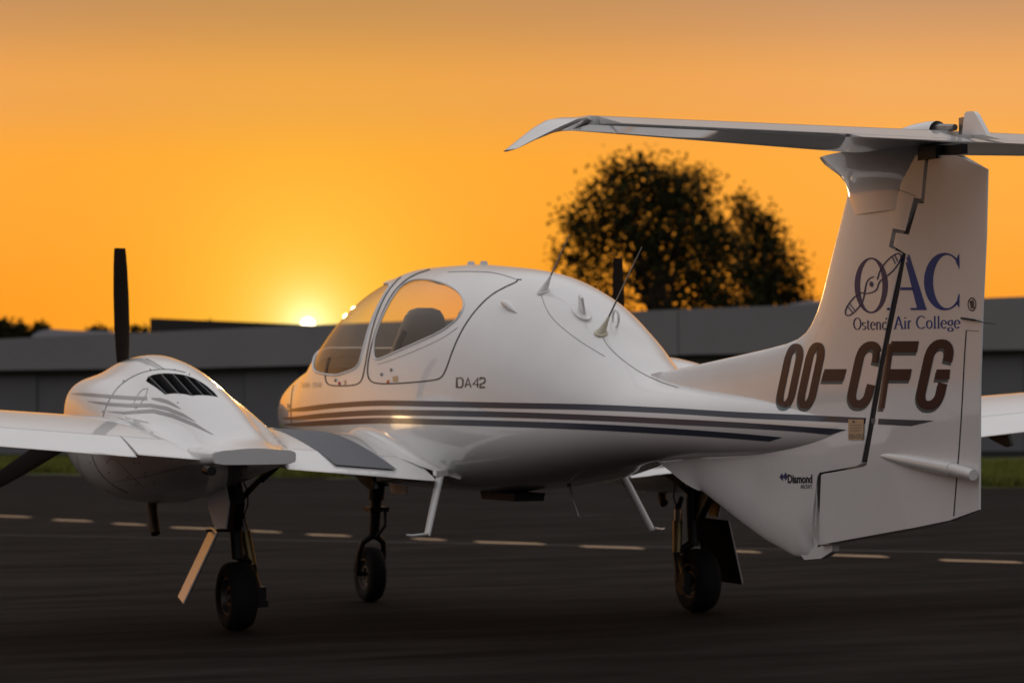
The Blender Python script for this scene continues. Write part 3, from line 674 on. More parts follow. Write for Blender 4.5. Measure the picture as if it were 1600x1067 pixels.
# no-push symbol
film('no_push_symbol', ringq(1519, 475.5, 6.7, 10.8, 5.4, 8.9, n=26)+strip([(1514.5, 469), (1523.5, 482)], 1.5), M['maroon'], rud, d=.0014)
film('no_push_symbol', [((1515.5, 473), (1517, 470), (1521, 468), (1522.5, 474)), ((1515.5, 473), (1522.5, 474), (1521, 482), (1517, 482))], M['brown'], rud, d=.0010)

# ------------------------------------------------------------------ seams
def seam(line, wd=1.3, m='seam', parent=None, it=2, tree=SURF, closed=False):
    film('panel_seam', strip(smooth_poly(line, closed, it), wd*.85, 6, closed), M[m], parent or fo, tree, .0012)
seam([(640, 424), (625, 433), (608, 452), (595, 476), (584, 505), (576, 540), (570, 575), (566, 593), (560, 600), (548, 602.5), (525, 603), (512, 601), (508, 592), (509, 575), (514, 558)], 2.2)
seam([(672, 421), (650, 428), (630, 440), (612, 460), (598, 488), (586, 520), (578, 550), (574, 575), (575, 590), (582, 598), (600, 600), (640, 598), (680, 594), (690, 590), (697, 578), (708, 545), (722, 515), (740, 488), (765, 462), (790, 448), (807, 441), (810, 436)], 2.4)
seam([(700, 425), (740, 424), (775, 426), (808, 437)], 1.0, 'seam2')
seam([(808, 437), (815, 437)], 2.0)
seam([(590, 569), (600, 567), (640, 552), (690, 530), (715, 512)], .8, 'seam2')
seam([(483, 568), (470, 578), (459, 598), (454.5, 625), (455, 664)], 1.4)
seam([(846, 462), (852, 480), (862, 497), (885, 518), (910, 536), (945, 557)], 1.0, 'seam2')
seam([(940, 524), (950, 542), (972, 562), (1000, 582), (1030, 596), (1060, 606)], 1.0, 'seam2')
seam([(1337, 301), (1370, 298), (1400, 295), (1432, 307)], 1.0, 'seam', fin, 1)
seam([(1510, 516), (1507, 560), (1503, 640), (1499, 700), (1494, 760), (1490, 811)], 2.0, 'seam', rud, 1)
seam([(1510, 516), (1530, 517.5)], 1.0, 'seam2', rud, 0)
seam([(160, 655), (166, 634), (178, 612), (195, 595), (220, 582), (245, 577), (268, 577), (290, 582)], 1.1, 'seam', bpy.data.objects['engine_nacelle'])
seam([(228, 560), (240, 566), (257, 577)], 1.0, 'seam', bpy.data.objects['engine_nacelle'], 0)
seam([(144, 711), (148, 725), (158, 741), (175, 757), (200, 770)], 1.2, 'seam', bpy.data.objects['engine_nacelle'])
seam([(167, 724), (170, 717), (178, 716), (190, 727), (210, 748), (226, 763)], .9, 'seam2', bpy.data.objects['engine_nacelle'])
seam([(231, 607), (222, 608), (212, 622), (208, 634), (213, 640), (228, 619), (231, 607)], .8, 'seam2', bpy.data.objects['engine_nacelle'], 1)
nobj = bpy.data.objects['engine_nacelle']
seam([(178, 753), (205, 748), (232, 744), (262, 735), (300, 727)], .7, 'seam2', nobj, 1)
seam([(120, 712), (123, 730), (133, 747)], .7, 'seam2', nobj, 1)
for k, (u, v) in enumerate([(193, 595), (161, 643), (170, 549+20), (235, 577.5), (273, 578), (296, 585), (141, 722), (169, 767), (170, 738), (210, 707+15), (200, 745), (226, 743), (190, 765), (242, 754), (218, 723), (228, 738), (213, 757), (278, 629)]):
    film('fastener', ringq(u, v, 1.1, 1.1, .1, .1, n=8), M['seam'], nobj, d=.002)

# ------------------------------------------------------------------ stabiliser, elevator
sLE = lambda y: 4.37+.28*abs(y)
HX = 5.07
ST_Z = 2.385
def stab_section(y, c0, c1, ztop, thick, n=12, dz=0):
    return
def hs_loft(ys, x0f, x1f, zf, tf, name, parent, mt='white', front=True, droop=0):
    """flat aerofoil loft; x0f,x1f front/rear x, zf centre z, tf half thickness"""
    V = []; n = 0
    for y in ys:
        a, b, z, t = x0f(y), x1f(y), zf(y), tf(y); ring = []
        cs = np.linspace(0, 1, 14)
        for sg, cc in ((1, cs[::-1]), (-1, cs[1:])):
            for c in cc:
                h = t*(math.sqrt(1-(1-min(1, c/.35))**2) if front else 1.0)*(1-.25*max(0, c-.35)/.65 if front else (1-c)*.92+.08)
                x = a+(b-a)*c; zz = z+sg*h-(x-a)*math.tan(droop) ; ring.append((x, y, zz))
        n = len(ring); V += ring
    F = [(i*n+k, (i+1)*n+k, (i+1)*n+(k+1) % n, i*n+(k+1) % n) for i in range(len(ys)-1) for k in range(n)]
    F += [tuple(range(n)), tuple((len(ys)-1)*n+k for k in range(n))[::-1]]
    return mesh_obj(name, V, F, M[mt], parent, True, 45)
stab = hs_loft(np.linspace(-1.70, 1.70, 41), sLE, lambda y: HX+.015*abs(y), lambda y: ST_Z, lambda y: .031-.004*abs(y), 'horizontal_stabilizer', plane)
DR = math.radians(9)
for s in (-1, 1):
    hs_loft(np.linspace(.10*s, 1.66*s, 12)[::s], lambda y: HX+.012+.015*abs(y), lambda y: 5.325-.01*abs(y), lambda y: ST_Z, lambda y: .020-.003*abs(y), 'elevator', stab, front=False, droop=DR)
    hs_loft(np.linspace(.03*s, .64*s, 5)[::s], lambda y: 5.28, lambda y: 5.42-.1*max(0, abs(y)-.5), lambda y: ST_Z-.036, lambda y: .008, 'elevator_tab', stab, front=False, droop=math.radians(9))
    # drooped tip
    V = []; K = [(1.69, 0, 4.845, 5.12, .026), (1.73, .0, 4.825, 5.155, .026), (1.77, -.008, 4.80, 5.14, .024), (1.81, -.03, 4.785, 5.08, .020), (1.85, -.055, 4.78, 5.015, .014), (1.89, -.08, 4.785, 4.965, .009), (1.93, -.105, 4.785, 4.92, .003)]
    for y, dz, a, b, t in K:
        cs = np.linspace(0, 1, 12)
        for sg, cc in ((1, cs[::-1]), (-1, cs[1:])):
            for c in cc:
                h = t*math.sqrt(1-(1-min(1, c/.3))**2)*(1-max(0, c-.3)/.7*.85); V.append((a+(b-a)*c, s*(y+sg*h*.75*min(1, (y-1.69)*12)), ST_Z+dz+sg*h))
    n = 23; F = [(i*n+k, i*n+(k+1) % n, (i+1)*n+(k+1) % n, (i+1)*n+k) for i in range(len(K)-1) for k in range(n)]+[tuple(range(n))[::-1], tuple((len(K)-1)*n+k for k in range(n))]
    mesh_obj('stabilizer_tip', V, F if s > 0 else [f[::-1] for f in F], M['white'], stab, True, 50)
# bullet fairing blending fin into stabiliser
FZ = [2.10, 2.16, 2.21, 2.255, 2.29, 2.32, 2.345, 2.37]; FA = [4.285, 4.275, 4.26, 4.235, 4.19, 4.13, 4.09, 4.075]; FBx = [4.845, 4.85, 4.865, 4.875, 4.88, 4.89, 4.895, 4.90]; FW2 = [.060, .061, .063, .070, .083, .102, .125, .15]
V = []; n = 40
for z, a, b, wd in zip(FZ, FA, FBx, FW2):
    for k in range(n):
        t = 2*PI*k/n; c = math.cos(t); x = (a+b)/2+(b-a)/2*math.copysign(abs(c)**.9, c); y = wd*math.copysign(abs(math.sin(t))**.9, math.sin(t)); V.append((x, y, z))
F = [(i*n+k, i*n+(k+1) % n, (i+1)*n+(k+1) % n, (i+1)*n+k) for i in range(len(FZ)-1) for k in range(n)]
mesh_obj('fin_fairing', V, F, M['white'], fin)
# top fairing, tab horn and fittings
m = MB(); m.lathe([(.004, 0), (.024, .08), (.042, .22), (.052, .38), (.05, .48), (.044, .55)], (4.42, 0, 2.40), (1, 0, .03), 20); m.build('top_fairing', M['white'], stab)
m = MB(); m.tube([(4.92, 0, 2.43), (5.10, 0, 2.42)], [.024, .014]); m.box((5.13, .03, 2.425), (.05, .03, .07)); m.build('actuator_rod', M['steel'], stab)
hp = [on_plane(u, v, 1, -.02) for u, v in [(1506, 211), (1510, 178), (1514, 174.5), (1524, 174.5), (1529, 181), (1545, 211)]]
m = MB(); m.plate(hp, (0, 1, 0), .02); m.build('tab_horn', M['white'], stab)
m = MB(); m.box((5.03, 0, 2.325), (.28, .03, .04)); m.box((4.95, 0, 2.325), (.14, .09, .055)); m.build('hinge_bracket', M['black'], stab)
# rudder tab actuator fairing (port side)
m = MB(); A, B = on_plane(1374, 711, 1, -.05), on_plane(1488, 733, 1, -.05); B2 = on_plane(1521, 742, 1, -.045)
m.tube([A, A.lerp(B, .12), A.lerp(B, .4), A.lerp(B, .8), B], [.004, .016, .026, .030, .031], 16); m.build('tab_fairing', M['white'], rud)
m = MB(); m.tube([B.lerp(B2, -.05), B.lerp(B2, .5), B2], [.0285, .027, .023], 16); m.build('tab_fairing', M['white'], rud)
# static wicks, skid, strake
def wick(a, b, yy):
    A, B = on_plane(*a, 1, yy), on_plane(*b, 1, yy); m = MB(); m.tube([A, A.lerp(B, .4)], .0045, 8); m.tube([A.lerp(B, .4), A.lerp(B, .7)-Vector((0, 0, .004)), B], [.003, .0018, .001], 6); m.build('static_wick', M['black'], rud)
wick((1502, 497), (1556, 506), -.02)
m = MB(); p = [on_plane(u, v, 1, 0) for u, v in [(1256, 866), (1262, 874), (1288, 872), (1305, 861), (1306, 851), (1290, 852)]]; m.plate(p, (0, 1, 0), .035); m.build('tail_skid', M['matte'], fin)
m = MB(); m.tube([on_plane(1279, 738, 1, -.045), on_plane(1275, 822, 1, -.04)], .006, 8); m.build('fin_rib', M['matte'], fin)

# ------------------------------------------------------------------ propellers
PX, PZ, PR = -1.52, 1.30, .94
def blade_mesh(angle, s):
    V = []; st = [(.08, .035, .035, 60), (.16, .045, .03, 50), (.28, .062, .018, 38), (.45, .066, .013, 29), (.65, .060, .010, 23), (.82, .052, .008, 20), (.915, .044, .006, 18), (.94, .040, .004, 18)]
    n = 14
    for r, hw, ht, tw in st:
        t = math.radians(90-tw)
        for k in range(n):
            a = 2*PI*k/n; cx, cy = hw*math.cos(a), ht*math.sin(a)
            # chord lies between the disc plane and the shaft
            lx = -cx*math.cos(t)+cy*math.sin(t); ly = cx*math.sin(t)+cy*math.cos(t)
            V.append(Vector((lx, ly, r)))
    R = Matrix.Rotation(angle, 3, 'X'); V = [R@v+Vector((PX, 1.7*s, PZ)) for v in V]
    F = [(i*n+k, i*n+(k+1) % n, (i+1)*n+(k+1) % n, (i+1)*n+k) for i in range(len(st)-1) for k in range(n)]+[tuple((len(st)-1)*n+k for k in range(n))]
    return V, F
for s in (-1, 1):
    m = MB(); m.lathe([(.001, -.30), (.05, -.27), (.09, -.20), (.12, -.10), (.135, 0), (.135, .05), (.02, .05)], (PX-.02, 1.7*s, PZ), (1, 0, 0), 28)
    pr = m.build('propeller', M['white'], plane)
    for k in range(3):
        V, F = blade_mesh(math.radians(1.5 if s < 0 else .5)+k*2*PI/3, s); mesh_obj('blade', V, F, M['blade'], pr, True, 60)

# ------------------------------------------------------------------ landing gear
def wheel(par, c, R, W, axis=(0, 1, 0), s=1):
    h = W/2; m = MB()
    m.lathe([(R*.52, -h*.75), (R*.62, -h*.95), (R*.80, -h), (R*.93, -h*.86), (R*.985, -h*.55), (R, -h*.2), (R, h*.2), (R*.985, h*.55), (R*.93, h*.86), (R*.80, h), (R*.62, h*.95), (R*.52, h*.75)], c, axis, 40)
    m.build('tyre', M['rubber'], par, auto=60)
    m = MB(); m.lathe([(.001, -h*.35), (R*.2, -h*.35), (R*.22, -h*.6), (R*.30, -h*.6), (R*.34, -h*.3), (R*.46, -h*.4), (R*.5, -h*.8), (R*.55, -h*.8), (R*.53, 0), (R*.55, h*.8), (R*.5, h*.8), (R*.44, h*.3), (R*.2, h*.35), (.001, h*.35)], c, axis, 28)
    m.build('wheel_rim', M['rimm'], par, auto=30)
for s in (-1, 1):
    yw = 1.475
    def Q(x, y, z): return (x, s*y, z)
    def QL(x, y, z): return (x-.075*min(1, max(0, (z-.25)/.2)), s*y, z)
    def QD(x, y, z): return (x-.17*min(1, max(0, (z-.2)/.15)), s*y, z)
    m = MB()
    m.tube([QL(.02, 1.47, .93), QL(.02, 1.465, .60), QL(.03, 1.46, .40)], [.036, .034, .034], 14)
    m.tube([QL(.03, 1.46, .42), QL(-.02, 1.36, .36), QL(0, 1.355, .193), ], [.028, .024, .026], 10)
    m.tube([QL(0, 1.35, .193), QL(0, 1.50, .193)], .018, 10)
    m.tube([QL(.02, 1.46, .56), QL(-.04, 1.62, .56)], .008, 8)
    m.tube([QL(-.02, 1.30, .84), QL(.06, 1.20, .95)], [.02, .022], 8)
    m.tube([QL(.03, 1.45, .72), QL(-.02, 1.22, .93)], .017, 8)
    gear = m.build('main_landing_gear', M['black'], plane)
    wheel(gear, Q(0, yw, .193), .193, .155)
    m = MB(); m.lathe([(.001, 0), (.085, 0), (.085, .008), (.02, .008), (.02, .02), (.001, .02)], Q(0, yw-.105-(.008 if s > 0 else 0), .193), (0, 1, 0), 28); m.box(Q(.06, 1.355, .20), (.07, .05, .09)); m.box(Q(.08, 1.35, .15), (.04, .06, .04)); m.build('brake', M['black'], gear)
    m = MB(); m.tube([QD(.05, 1.40, .62), QD(.07, 1.39, .55)], .020, 14); m.build('damper_rod', M['steel'], gear)
    m = MB(); m.tube([QD(.07, 1.39, .55), QD(.11, 1.365, .36)], [.030, .028], 16); m.tube([QD(.11, 1.365, .36), QD(.08, 1.36, .24)], [.014, .018], 10); m.build('damper', M['brass'], gear)
    m = MB(); m.tube([QD(.05, 1.43, .70), QD(.045, 1.40, .62)], [.016, .022], 10); m.tube([QD(.03, 1.40, .86), QD(.07, 1.375, .78), QD(.055, 1.37, .70), QD(.05, 1.40, .62)], .005, 6); m.tube([QD(.06, 1.42, .60), QD(.055, 1.425, .50), QD(.05, 1.41, .40), QD(.02, 1.36, .26)], .005, 6); m.build('brake_hose', M['black'], gear)
    # well cover plate on the leg and outer door
    m = MB(); m.plate([Q(-.16, 1.52, .86), Q(.14, 1.52, .86), Q(.15, 1.50, .72), Q(.03, 1.48, .56), Q(-.08, 1.50, .58), Q(-.17, 1.52, .72)], (0, 1, .05), .05); m.build('leg_cover', M['black'], gear)
    if s < 0:
        dr = [on_plane(u, v, 1, y) for u, v, y in [(336, 832, -1.60), (345, 842, -1.62), (336, 858, -1.64), (292, 942, -1.80), (276, 938, -1.80), (318, 856, -1.64)]]
    m = MB()
    # lower door: a long narrow panel slanting outboard, nearly edge-on to the camera
    T0, T1 = Vector((-.20, -1.56, .575)), Vector((.12, -1.628, .56)); B0, B1 = T0+Vector((-.12, -.16, -.40)), T1+Vector((-.12, -.16, -.40))
    D = [T0, T1, B1, B0]; D = [Vector((p.x, p.y if s < 0 else -p.y, p.z)) for p in D]
    nn = (D[1]-D[0]).cross(D[3]-D[0]); m.plate(D, nn, .008); gd_ = m.build('gear_door', M['matte'], gear, False)
    inn = Vector((0, -s, 0)); nn = nn.normalized(); nn = nn if nn.dot(inn) > 0 else -nn; m = MB(); m.plate([p+nn*.007 for p in D], nn, .005); m.build('door_inner_shade', M['black'], gd_, False)  # black sheet over the inner face puts the door's shadow into colour
    U = [Vector((-.16, -1.60, .84)), Vector((.12, -1.585, .86)), Vector((.16, -1.57, .72)), Vector((.10, -1.57, .58)), Vector((-.04, -1.59, .58)), Vector((-.13, -1.60, .70))]
    U = [Vector((p.x, p.y if s < 0 else -p.y, p.z)) for p in U]; m = MB(); m.plate(U, (.1, s, 0), .01); gd_ = m.build('gear_door', M['matte'], gear, False)
    m = MB(); m.plate([p-Vector((0, s*.009, 0)) for p in U], (.1, s, 0), .006); m.build('door_inner_shade', M['black'], gd_, False)  # upper door too: inner side shaded by an added black sheet
# nose gear
m = MB(); m.tube([(-1.60, 0, .86), (-1.62, 0, .66)], [.055, .05], 16); m.tube([(-1.62, 0, .66), (-1.66, 0, .44)], [.036, .034], 14); m.box((-1.62, 0, .60), (.12, .13, .03))
for sg in (-1, 1): m.tube([(-1.665, 0, .44), (-1.68, .07*sg, .385), (-1.71, .085*sg, .31), (-1.735, .085*sg, .18)], [.028, .02, .018, .016], 10)
m.tube([(-1.735, -.10, .18), (-1.735, .10, .18)], .014, 10); m.tube([(-1.585, .05, .58), (-1.54, .03, .50), (-1.62, .0, .42)], .012, 8); m.box((-1.55, .0, .80), (.05, .10, .10))
ng = m.build('nose_landing_gear', M['black'], plane)
wheel(ng, (-1.735, 0, .18), .18, .115)
m = MB(); m.plate([(-1.70, .11, .86), (-1.36, .11, .86), (-1.40, .125, .70), (-1.66, .125, .70)], (0, 1, 0), .01); m.build('gear_door', M['matte'], ng, False)

# ------------------------------------------------------------------ small fittings
def cyl_line(P, r, name, mt, par=plane, n=10): m = MB(); m.tube(P, r, n); return m.build(name, M[mt], par)
def surf(u, v, tree=FT_TREE): return aim(tree, u, v)[0]
# roof antennas
def whip(base, tip, mt):
    A, n = aim(FT_TREE, *base); d0 = (A-CAMP).length; B = CAMP+ray(*tip).normalized()*(d0-.05); m = MB()
    D = (B-A).normalized(); m.tube([A-D*.02, A+D*.02, A+D*.07, A+D*.10], [.032, .022, .010, .006], 16)
    o = m.build('whip_antenna', M[mt], plane)
    m = MB(); m.lathe([(.001, .012), (.034, .010), (.038, 0), (.036, -.01)], A, n, 20); m.build('antenna_foot', M[mt], o)
    m = MB(); m.tube([A+D*.10, B], [.0055, .0028], 8); m.build('antenna_rod', M['steel' if mt == 'white' else 'steel'], o)
whip((849, 456), (890, 367), 'white'); whip((939, 521), (1003, 386), 'cream')
A, n = aim(FT_TREE, 909, 489); m = MB(); t = Vector((1, 0, -.6)).normalized(); t = (t-n*t.dot(n)).normalized(); b = n.cross(t)
m.plate([A+t*.10*math.cos(k*PI/9)+b*.042*math.sin(k*PI/9)+n*.006 for k in range(18)], n, .016); o = m.build('antenna_foot', M['white'], plane)
m = MB(); m.plate([A+n*.01-t*.03, A+n*.01+t*.05, A+n*.11+t*.035, A+n*.115-t*.0], b, .014); m.build('antenna_fin', M['white'], o)
A, n = aim(FT_TREE, 797, 481); t = (surf(809, 490)-surf(785, 472)).normalized(); b = n.cross(t)
m = MB(); m.tube([A-t*.10, A-t*.08+n*.012, A-t*.02+n*.02, A+t*.05+n*.006, A+t*.10], [.003, .018, .020, .012, .002], 12, flat=.8); m.build('air_scoop', M['white'], plane)
# tow ring
A = on_plane(962, 492, 1, 0); A.z = float(ft_(A.x))+.035; m = MB(); m.tube([A+Vector((.035*math.cos(a), 0, .045*math.sin(a))) for a in np.linspace(0, 2*PI, 22)], .007, 8, False); m.build('ring_antenna', M['white'], plane)
for u in (736, 756):
    p = on_plane(u, 413.5, 1, .0); m = MB(); m.box((p.x, 0, float(ft_(p.x))+.006), (.03, .045, .026), taper=.7); m.build('roof_vent', M['matte'], plane)
# door locks
for u, v, mt in ((597, 585, 'steel'), (612, 578, 'steel'), (607, 596, 'orange'), (531, 599, 'red'), (525, 594, 'steel')):
    A, n = aim(FT_TREE, u, v); m = MB(); m.lathe([(.001, .010), (.009, .009), (.011, 0)], A, n, 12); m.build('door_latch', M[mt], fo)
film('placard', [((614, 588), (622, 587.5), (622, 596), (614, 596.5))], M['plate'], fo, d=.002)
film('placard', [((538, 594), (541, 594), (541, 601), (538, 601))], M['plate'], fo, d=.002)
film('placard', [((449, 631), (453, 631), (453, 638), (449, 638))], M['plate'], fo, d=.002)
# boarding steps
for s in (-1, 1):
    m = MB(); A = Vector((.80, s*.555, .89)); B = Vector((.93, s*.69, .552))
    m.tube([A, B], [.024, .019], 12, flat=.6); m.tube([B+Vector((.02, 0, .01)), B+Vector((-.03, s*.07, 0)), B+Vector((-.05, s*.10, .004))], [.014, .013, .01], 10, flat=.6)
    m.box(A, (.05, .07, .03)); m.build('boarding_step', M['white'], plane)
# belly antenna block, wire hoop, exhausts
m = MB(); m.box((.62, -.04, .750), (.46, .18, .045), taper=1.06); m.build('belly_antenna', M['louv'], plane)
p0, p1, p2 = on_plane(889, 752, 1, .0), on_plane(904, 808, 1, .0), on_plane(935, 804, 1, .12)
m = MB(); m.tube([p0, p0-Vector((0, 0, .03))], [.022, .01], 10); m.tube([p0-Vector((0, 0, .02)), p1+Vector((0, 0, .01)), p1, p2], .0035, 6); m.build('wire_antenna', M['steel'], plane)
for s in (-1, 1):
    m = MB(); m.tube([(-.92, 1.70*s, .76), (-.90, 1.70*s, .64), (-.88, 1.70*s, .585 if s < 0 else .63)], [.030, .028, .028], 16)
    if s < 0: m.tube([(-.88, 1.70*s, .60), (-.86, 1.70*s, .54), (-.84, 1.70*s, .515)], [.030, .032, .028], 16)
    m.build('exhaust_pipe', M['rust'], plane)
    m = MB(); m.tube([(.90, 1.94*s, .93), (1.0, 1.94*s, .925)], .026, 14, True); m.build('drain_pipe', M['black'], plane)
    for y in ((.95,) if s < 0 else (.95, 2.95, 3.2)):
        m = MB(); m.plate([(.35, y*s, .87+.088*y), (.80, y*s, .80+.088*y), (.84, y*s, .73+.088*y), (.78, y*s, .715+.088*y), (.62, y*s, .76+.088*y)], (0, 1, 0), .022); m.build('flap_bracket', M['black'], plane)
    # inner walkway on the wing
    V = []; F = []; ys = np.linspace(.79, 1.15, 9); cs = np.linspace(.22, .93, 26)
    for c in cs:
        for y in ys:
            p = wing_pt(y+.10*(1-c)-.12*c*0, c, 1); V.append((p[0], s*p[1], p[2]+.0015))
    F = [(i*9+k, i*9+k+1, (i+1)*9+k+1, (i+1)*9+k) for i in range(25) for k in range(8)]
    mesh_obj('walkway', V, F, M['walk'], plane)
# seats and panel
for x, y, z in ((-.31, -.27, .125), (-.31, .27, .125), (.46, -.25, .12), (.46, .25, .12)):
    m = MB(); V = []; n = 20; K = [(0, .92, .21, .07), (.03, 1.02, .225, .07), (.09, 1.3, .225, .06), (.14, 1.48, .185, .055), (.17, 1.60, .145, .05), (.18, 1.665, .12, .045), (.187, 1.70, .095, .035), (.19, 1.715, .05, .015)]
    for dx, zz, a, b in K:
        for k in range(n):
            t = 2*PI*k/n; V.append((x+dx+b*math.copysign(abs(math.cos(t))**.6, math.cos(t)), y+a*math.copysign(abs(math.sin(t))**.6, math.sin(t)), zz+z))
    F = [(i*n+k, i*n+(k+1) % n, (i+1)*n+(k+1) % n, (i+1)*n+k) for i in range(len(K)-1) for k in range(n)]+[tuple((len(K)-1)*n+k for k in range(n))]
    st = mesh_obj('cabin_seat', V, F, M['seat'], plane)
    m = MB(); m.box((x-.16, y, z+1.0), (.42, .42, .12)); m.build('seat_cushion', M['seat'], st)
m = MB(); m.box((-1.66, 0, 1.36), (.22, .72, .30), taper=.8); m.build('instrument_panel', M['black'], plane)
m = MB(); m.tube([(-.12, -.50, 1.40), (-.10, -.48, 1.52), (-.05, -.455, 1.64), (-.01, -.44, 1.70)], .018, 8, flat=.3); m.build('seat_belt', M['black'], plane)

# ================================================================== THE PLACE
apron = mesh_obj('tarmac_apron', [(-1500, -1500, 0), (1500, -1500, 0), (1500, 1500, 0), (-1500, 1500, 0)], [(0, 1, 2, 3)], mat('tarmac', (.021, .0182, .0165), .95, spec=.03, noise=.75, nscale=2.2, bump=.9, bscale=70, stretch=(1.1, .22, 1)), None, False)
tag(apron, kind='structure')
dashm = mat('worn line paint', (.34, .215, .11), .7, noise=.3, nscale=3)
def qground(pts, z=.004): return [(p.x, p.y, z) for p in (ground(u, v) for u, v in pts)]
for x0, x1, y in ((-120, -45, 795), (-22, 52, 806), (78, 148, 812.5), (172, 232, 818.5), (263, 345, 824.5), (385, 443, 830), (475, 552, 835.5), (640, 700, 842), (738, 855, 847), (903, 1010, 854), (1125, 1192, 861), (1290, 1392, 867.5), (1465, 1602, 875.5), (1660, 1790, 884)):
    s_ = .0444; t = 1.25+.45*(x0+100)/1600
    mesh_obj('painted_dash', qground([(x0, y-t*.3), (x0+10, y-t), (x1-16, y-t+s_*(x1-x0)*.55), (x1, y+t*.4+s_*(x1-x0)*.6), (x1-8, y+t+s_*(x1-x0)*.55), (x0+14, y+t)]), [(0, 1, 2, 3, 4, 5)], dashm, apron, False)
jm = mat('tar joint', (.026, .022, .019), .8, noise=.3, nscale=2)
for (a, b, t) in (((-200, 832), (1800, 868), .6),):
    mesh_obj('slab_joint', qground([a, b, (b[0], b[1]+t*2), (a[0], a[1]+t)], .003), [(0, 1, 2, 3)], jm, apron, False)
# grass verge
ga, gb = ground(-500, 733), ground(2100, 770.5); dirg = (gb-ga).normalized(); nrg = Vector((-dirg.y, dirg.x, 0))
if nrg.dot(fw) < 0: nrg = -nrg
gm = mat('grass', (.13, .15, .012), .8, noise=.5, nscale=.8); gd = mat('verge soil', (.07, .075, .014), .9, noise=.4, nscale=1.2)
Vg = []; Fg = []; nu, nv = 60, 12
for i in range(nu+1):
    for j in range(nv+1):
        p = ga+(gb-ga)*(i/nu)+nrg*(30*j/nv-.0)+nrg*(rng.normal()*.25 if j == 0 else 0); Vg.append((p.x, p.y, .006 if j == 0 else .05+.02*math.sin(i*1.3+j)))
Fg = [(i*(nv+1)+j, (i+1)*(nv+1)+j, (i+1)*(nv+1)+j+1, i*(nv+1)+j+1) for i in range(nu) for j in range(nv)]
tag(mesh_obj('grass_verge', Vg, Fg, gd), kind='structure')
nB = 90000; u = rng.random(nB); v = rng.random(nB)**1.5*13; P = np.array(ga)+np.outer(u, np.array(gb-ga))+np.outer(v, np.array(nrg)); hh = rng.uniform(.06, .17, nB); a = rng.random(nB)*PI; wd = .035
D = np.stack([np.cos(a)*wd, np.sin(a)*wd, 0*a], 1); T = P+np.stack([rng.normal(0, .03, nB), rng.normal(0, .03, nB), hh+.04], 1); P[:, 2] = .03
Vb = np.stack([P-D, P+D, T], 1).reshape(-1, 3); me = bpy.data.meshes.new('grass'); me.vertices.add(len(Vb)); me.vertices.foreach_set('co', Vb.ravel())
me.loops.add(len(Vb)); me.loops.foreach_set('vertex_index', np.arange(len(Vb), dtype=np.int32)); me.polygons.add(nB); me.polygons.foreach_set('loop_start', np.arange(0, len(Vb), 3, dtype=np.int32)); me.update(); me.validate()
me.materials.append(gm); go = bpy.data.objects.new('grass', me); COL.objects.link(go); tag(go, 'mown green grass verge between apron and hangars', 'grass', kind='stuff')

# hangars: a long low row behind the grass
fas = mat('grey fascia cladding', (.21, .205, .21), .6, noise=.08, nscale=.7); dorm = mat('dark hangar door', (.135, .136, .148), .6, noise=.1, nscale=.8); blk = mat('dark rail', (.018, .018, .02), .7); blackroof = mat('black roof felt', (.02, .018, .016), .8)  # blk: one even near-black for door rail and plinth
palew = mat('pale sheet roof', (.33, .33, .36), .5)
def sky_pt(u, v, depth): return at_depth(u, v, depth)
def wallpt(u, depth): p = at_depth(u, 632, depth); return Vector((p.x, p.y, 0))
def zat(v, depth): return CAMP.z+(632-v)/FOC*depth
def block(par, name, m, u0, u1, d0, d1, zb0, zt0, zb1, zt1, out, thick=.2):
    """wall panel between two plan points with its own depth"""
    A, B = wallpt(u0, d0), wallpt(u1, d1); t = (B-A).normalized(); nn = Vector((-t.y, t.x, 0)); nn = nn if nn.dot(fw) < 0 else -nn
    A0, B0 = A+nn*out, B+nn*out; V = []
    for o_ in (0, -thick):
        V += [(A0.x+nn.x*o_, A0.y+nn.y*o_, zb0), (B0.x+nn.x*o_, B0.y+nn.y*o_, zb1), (B0.x+nn.x*o_, B0.y+nn.y*o_, zt1), (A0.x+nn.x*o_, A0.y+nn.y*o_, zt0)]
    return mesh_obj(name, V, [(0, 1, 2, 3), (7, 6, 5, 4), (0, 4, 5, 1), (1, 5, 6, 2), (2, 6, 7, 3), (3, 7, 4, 0)], m, par, False)
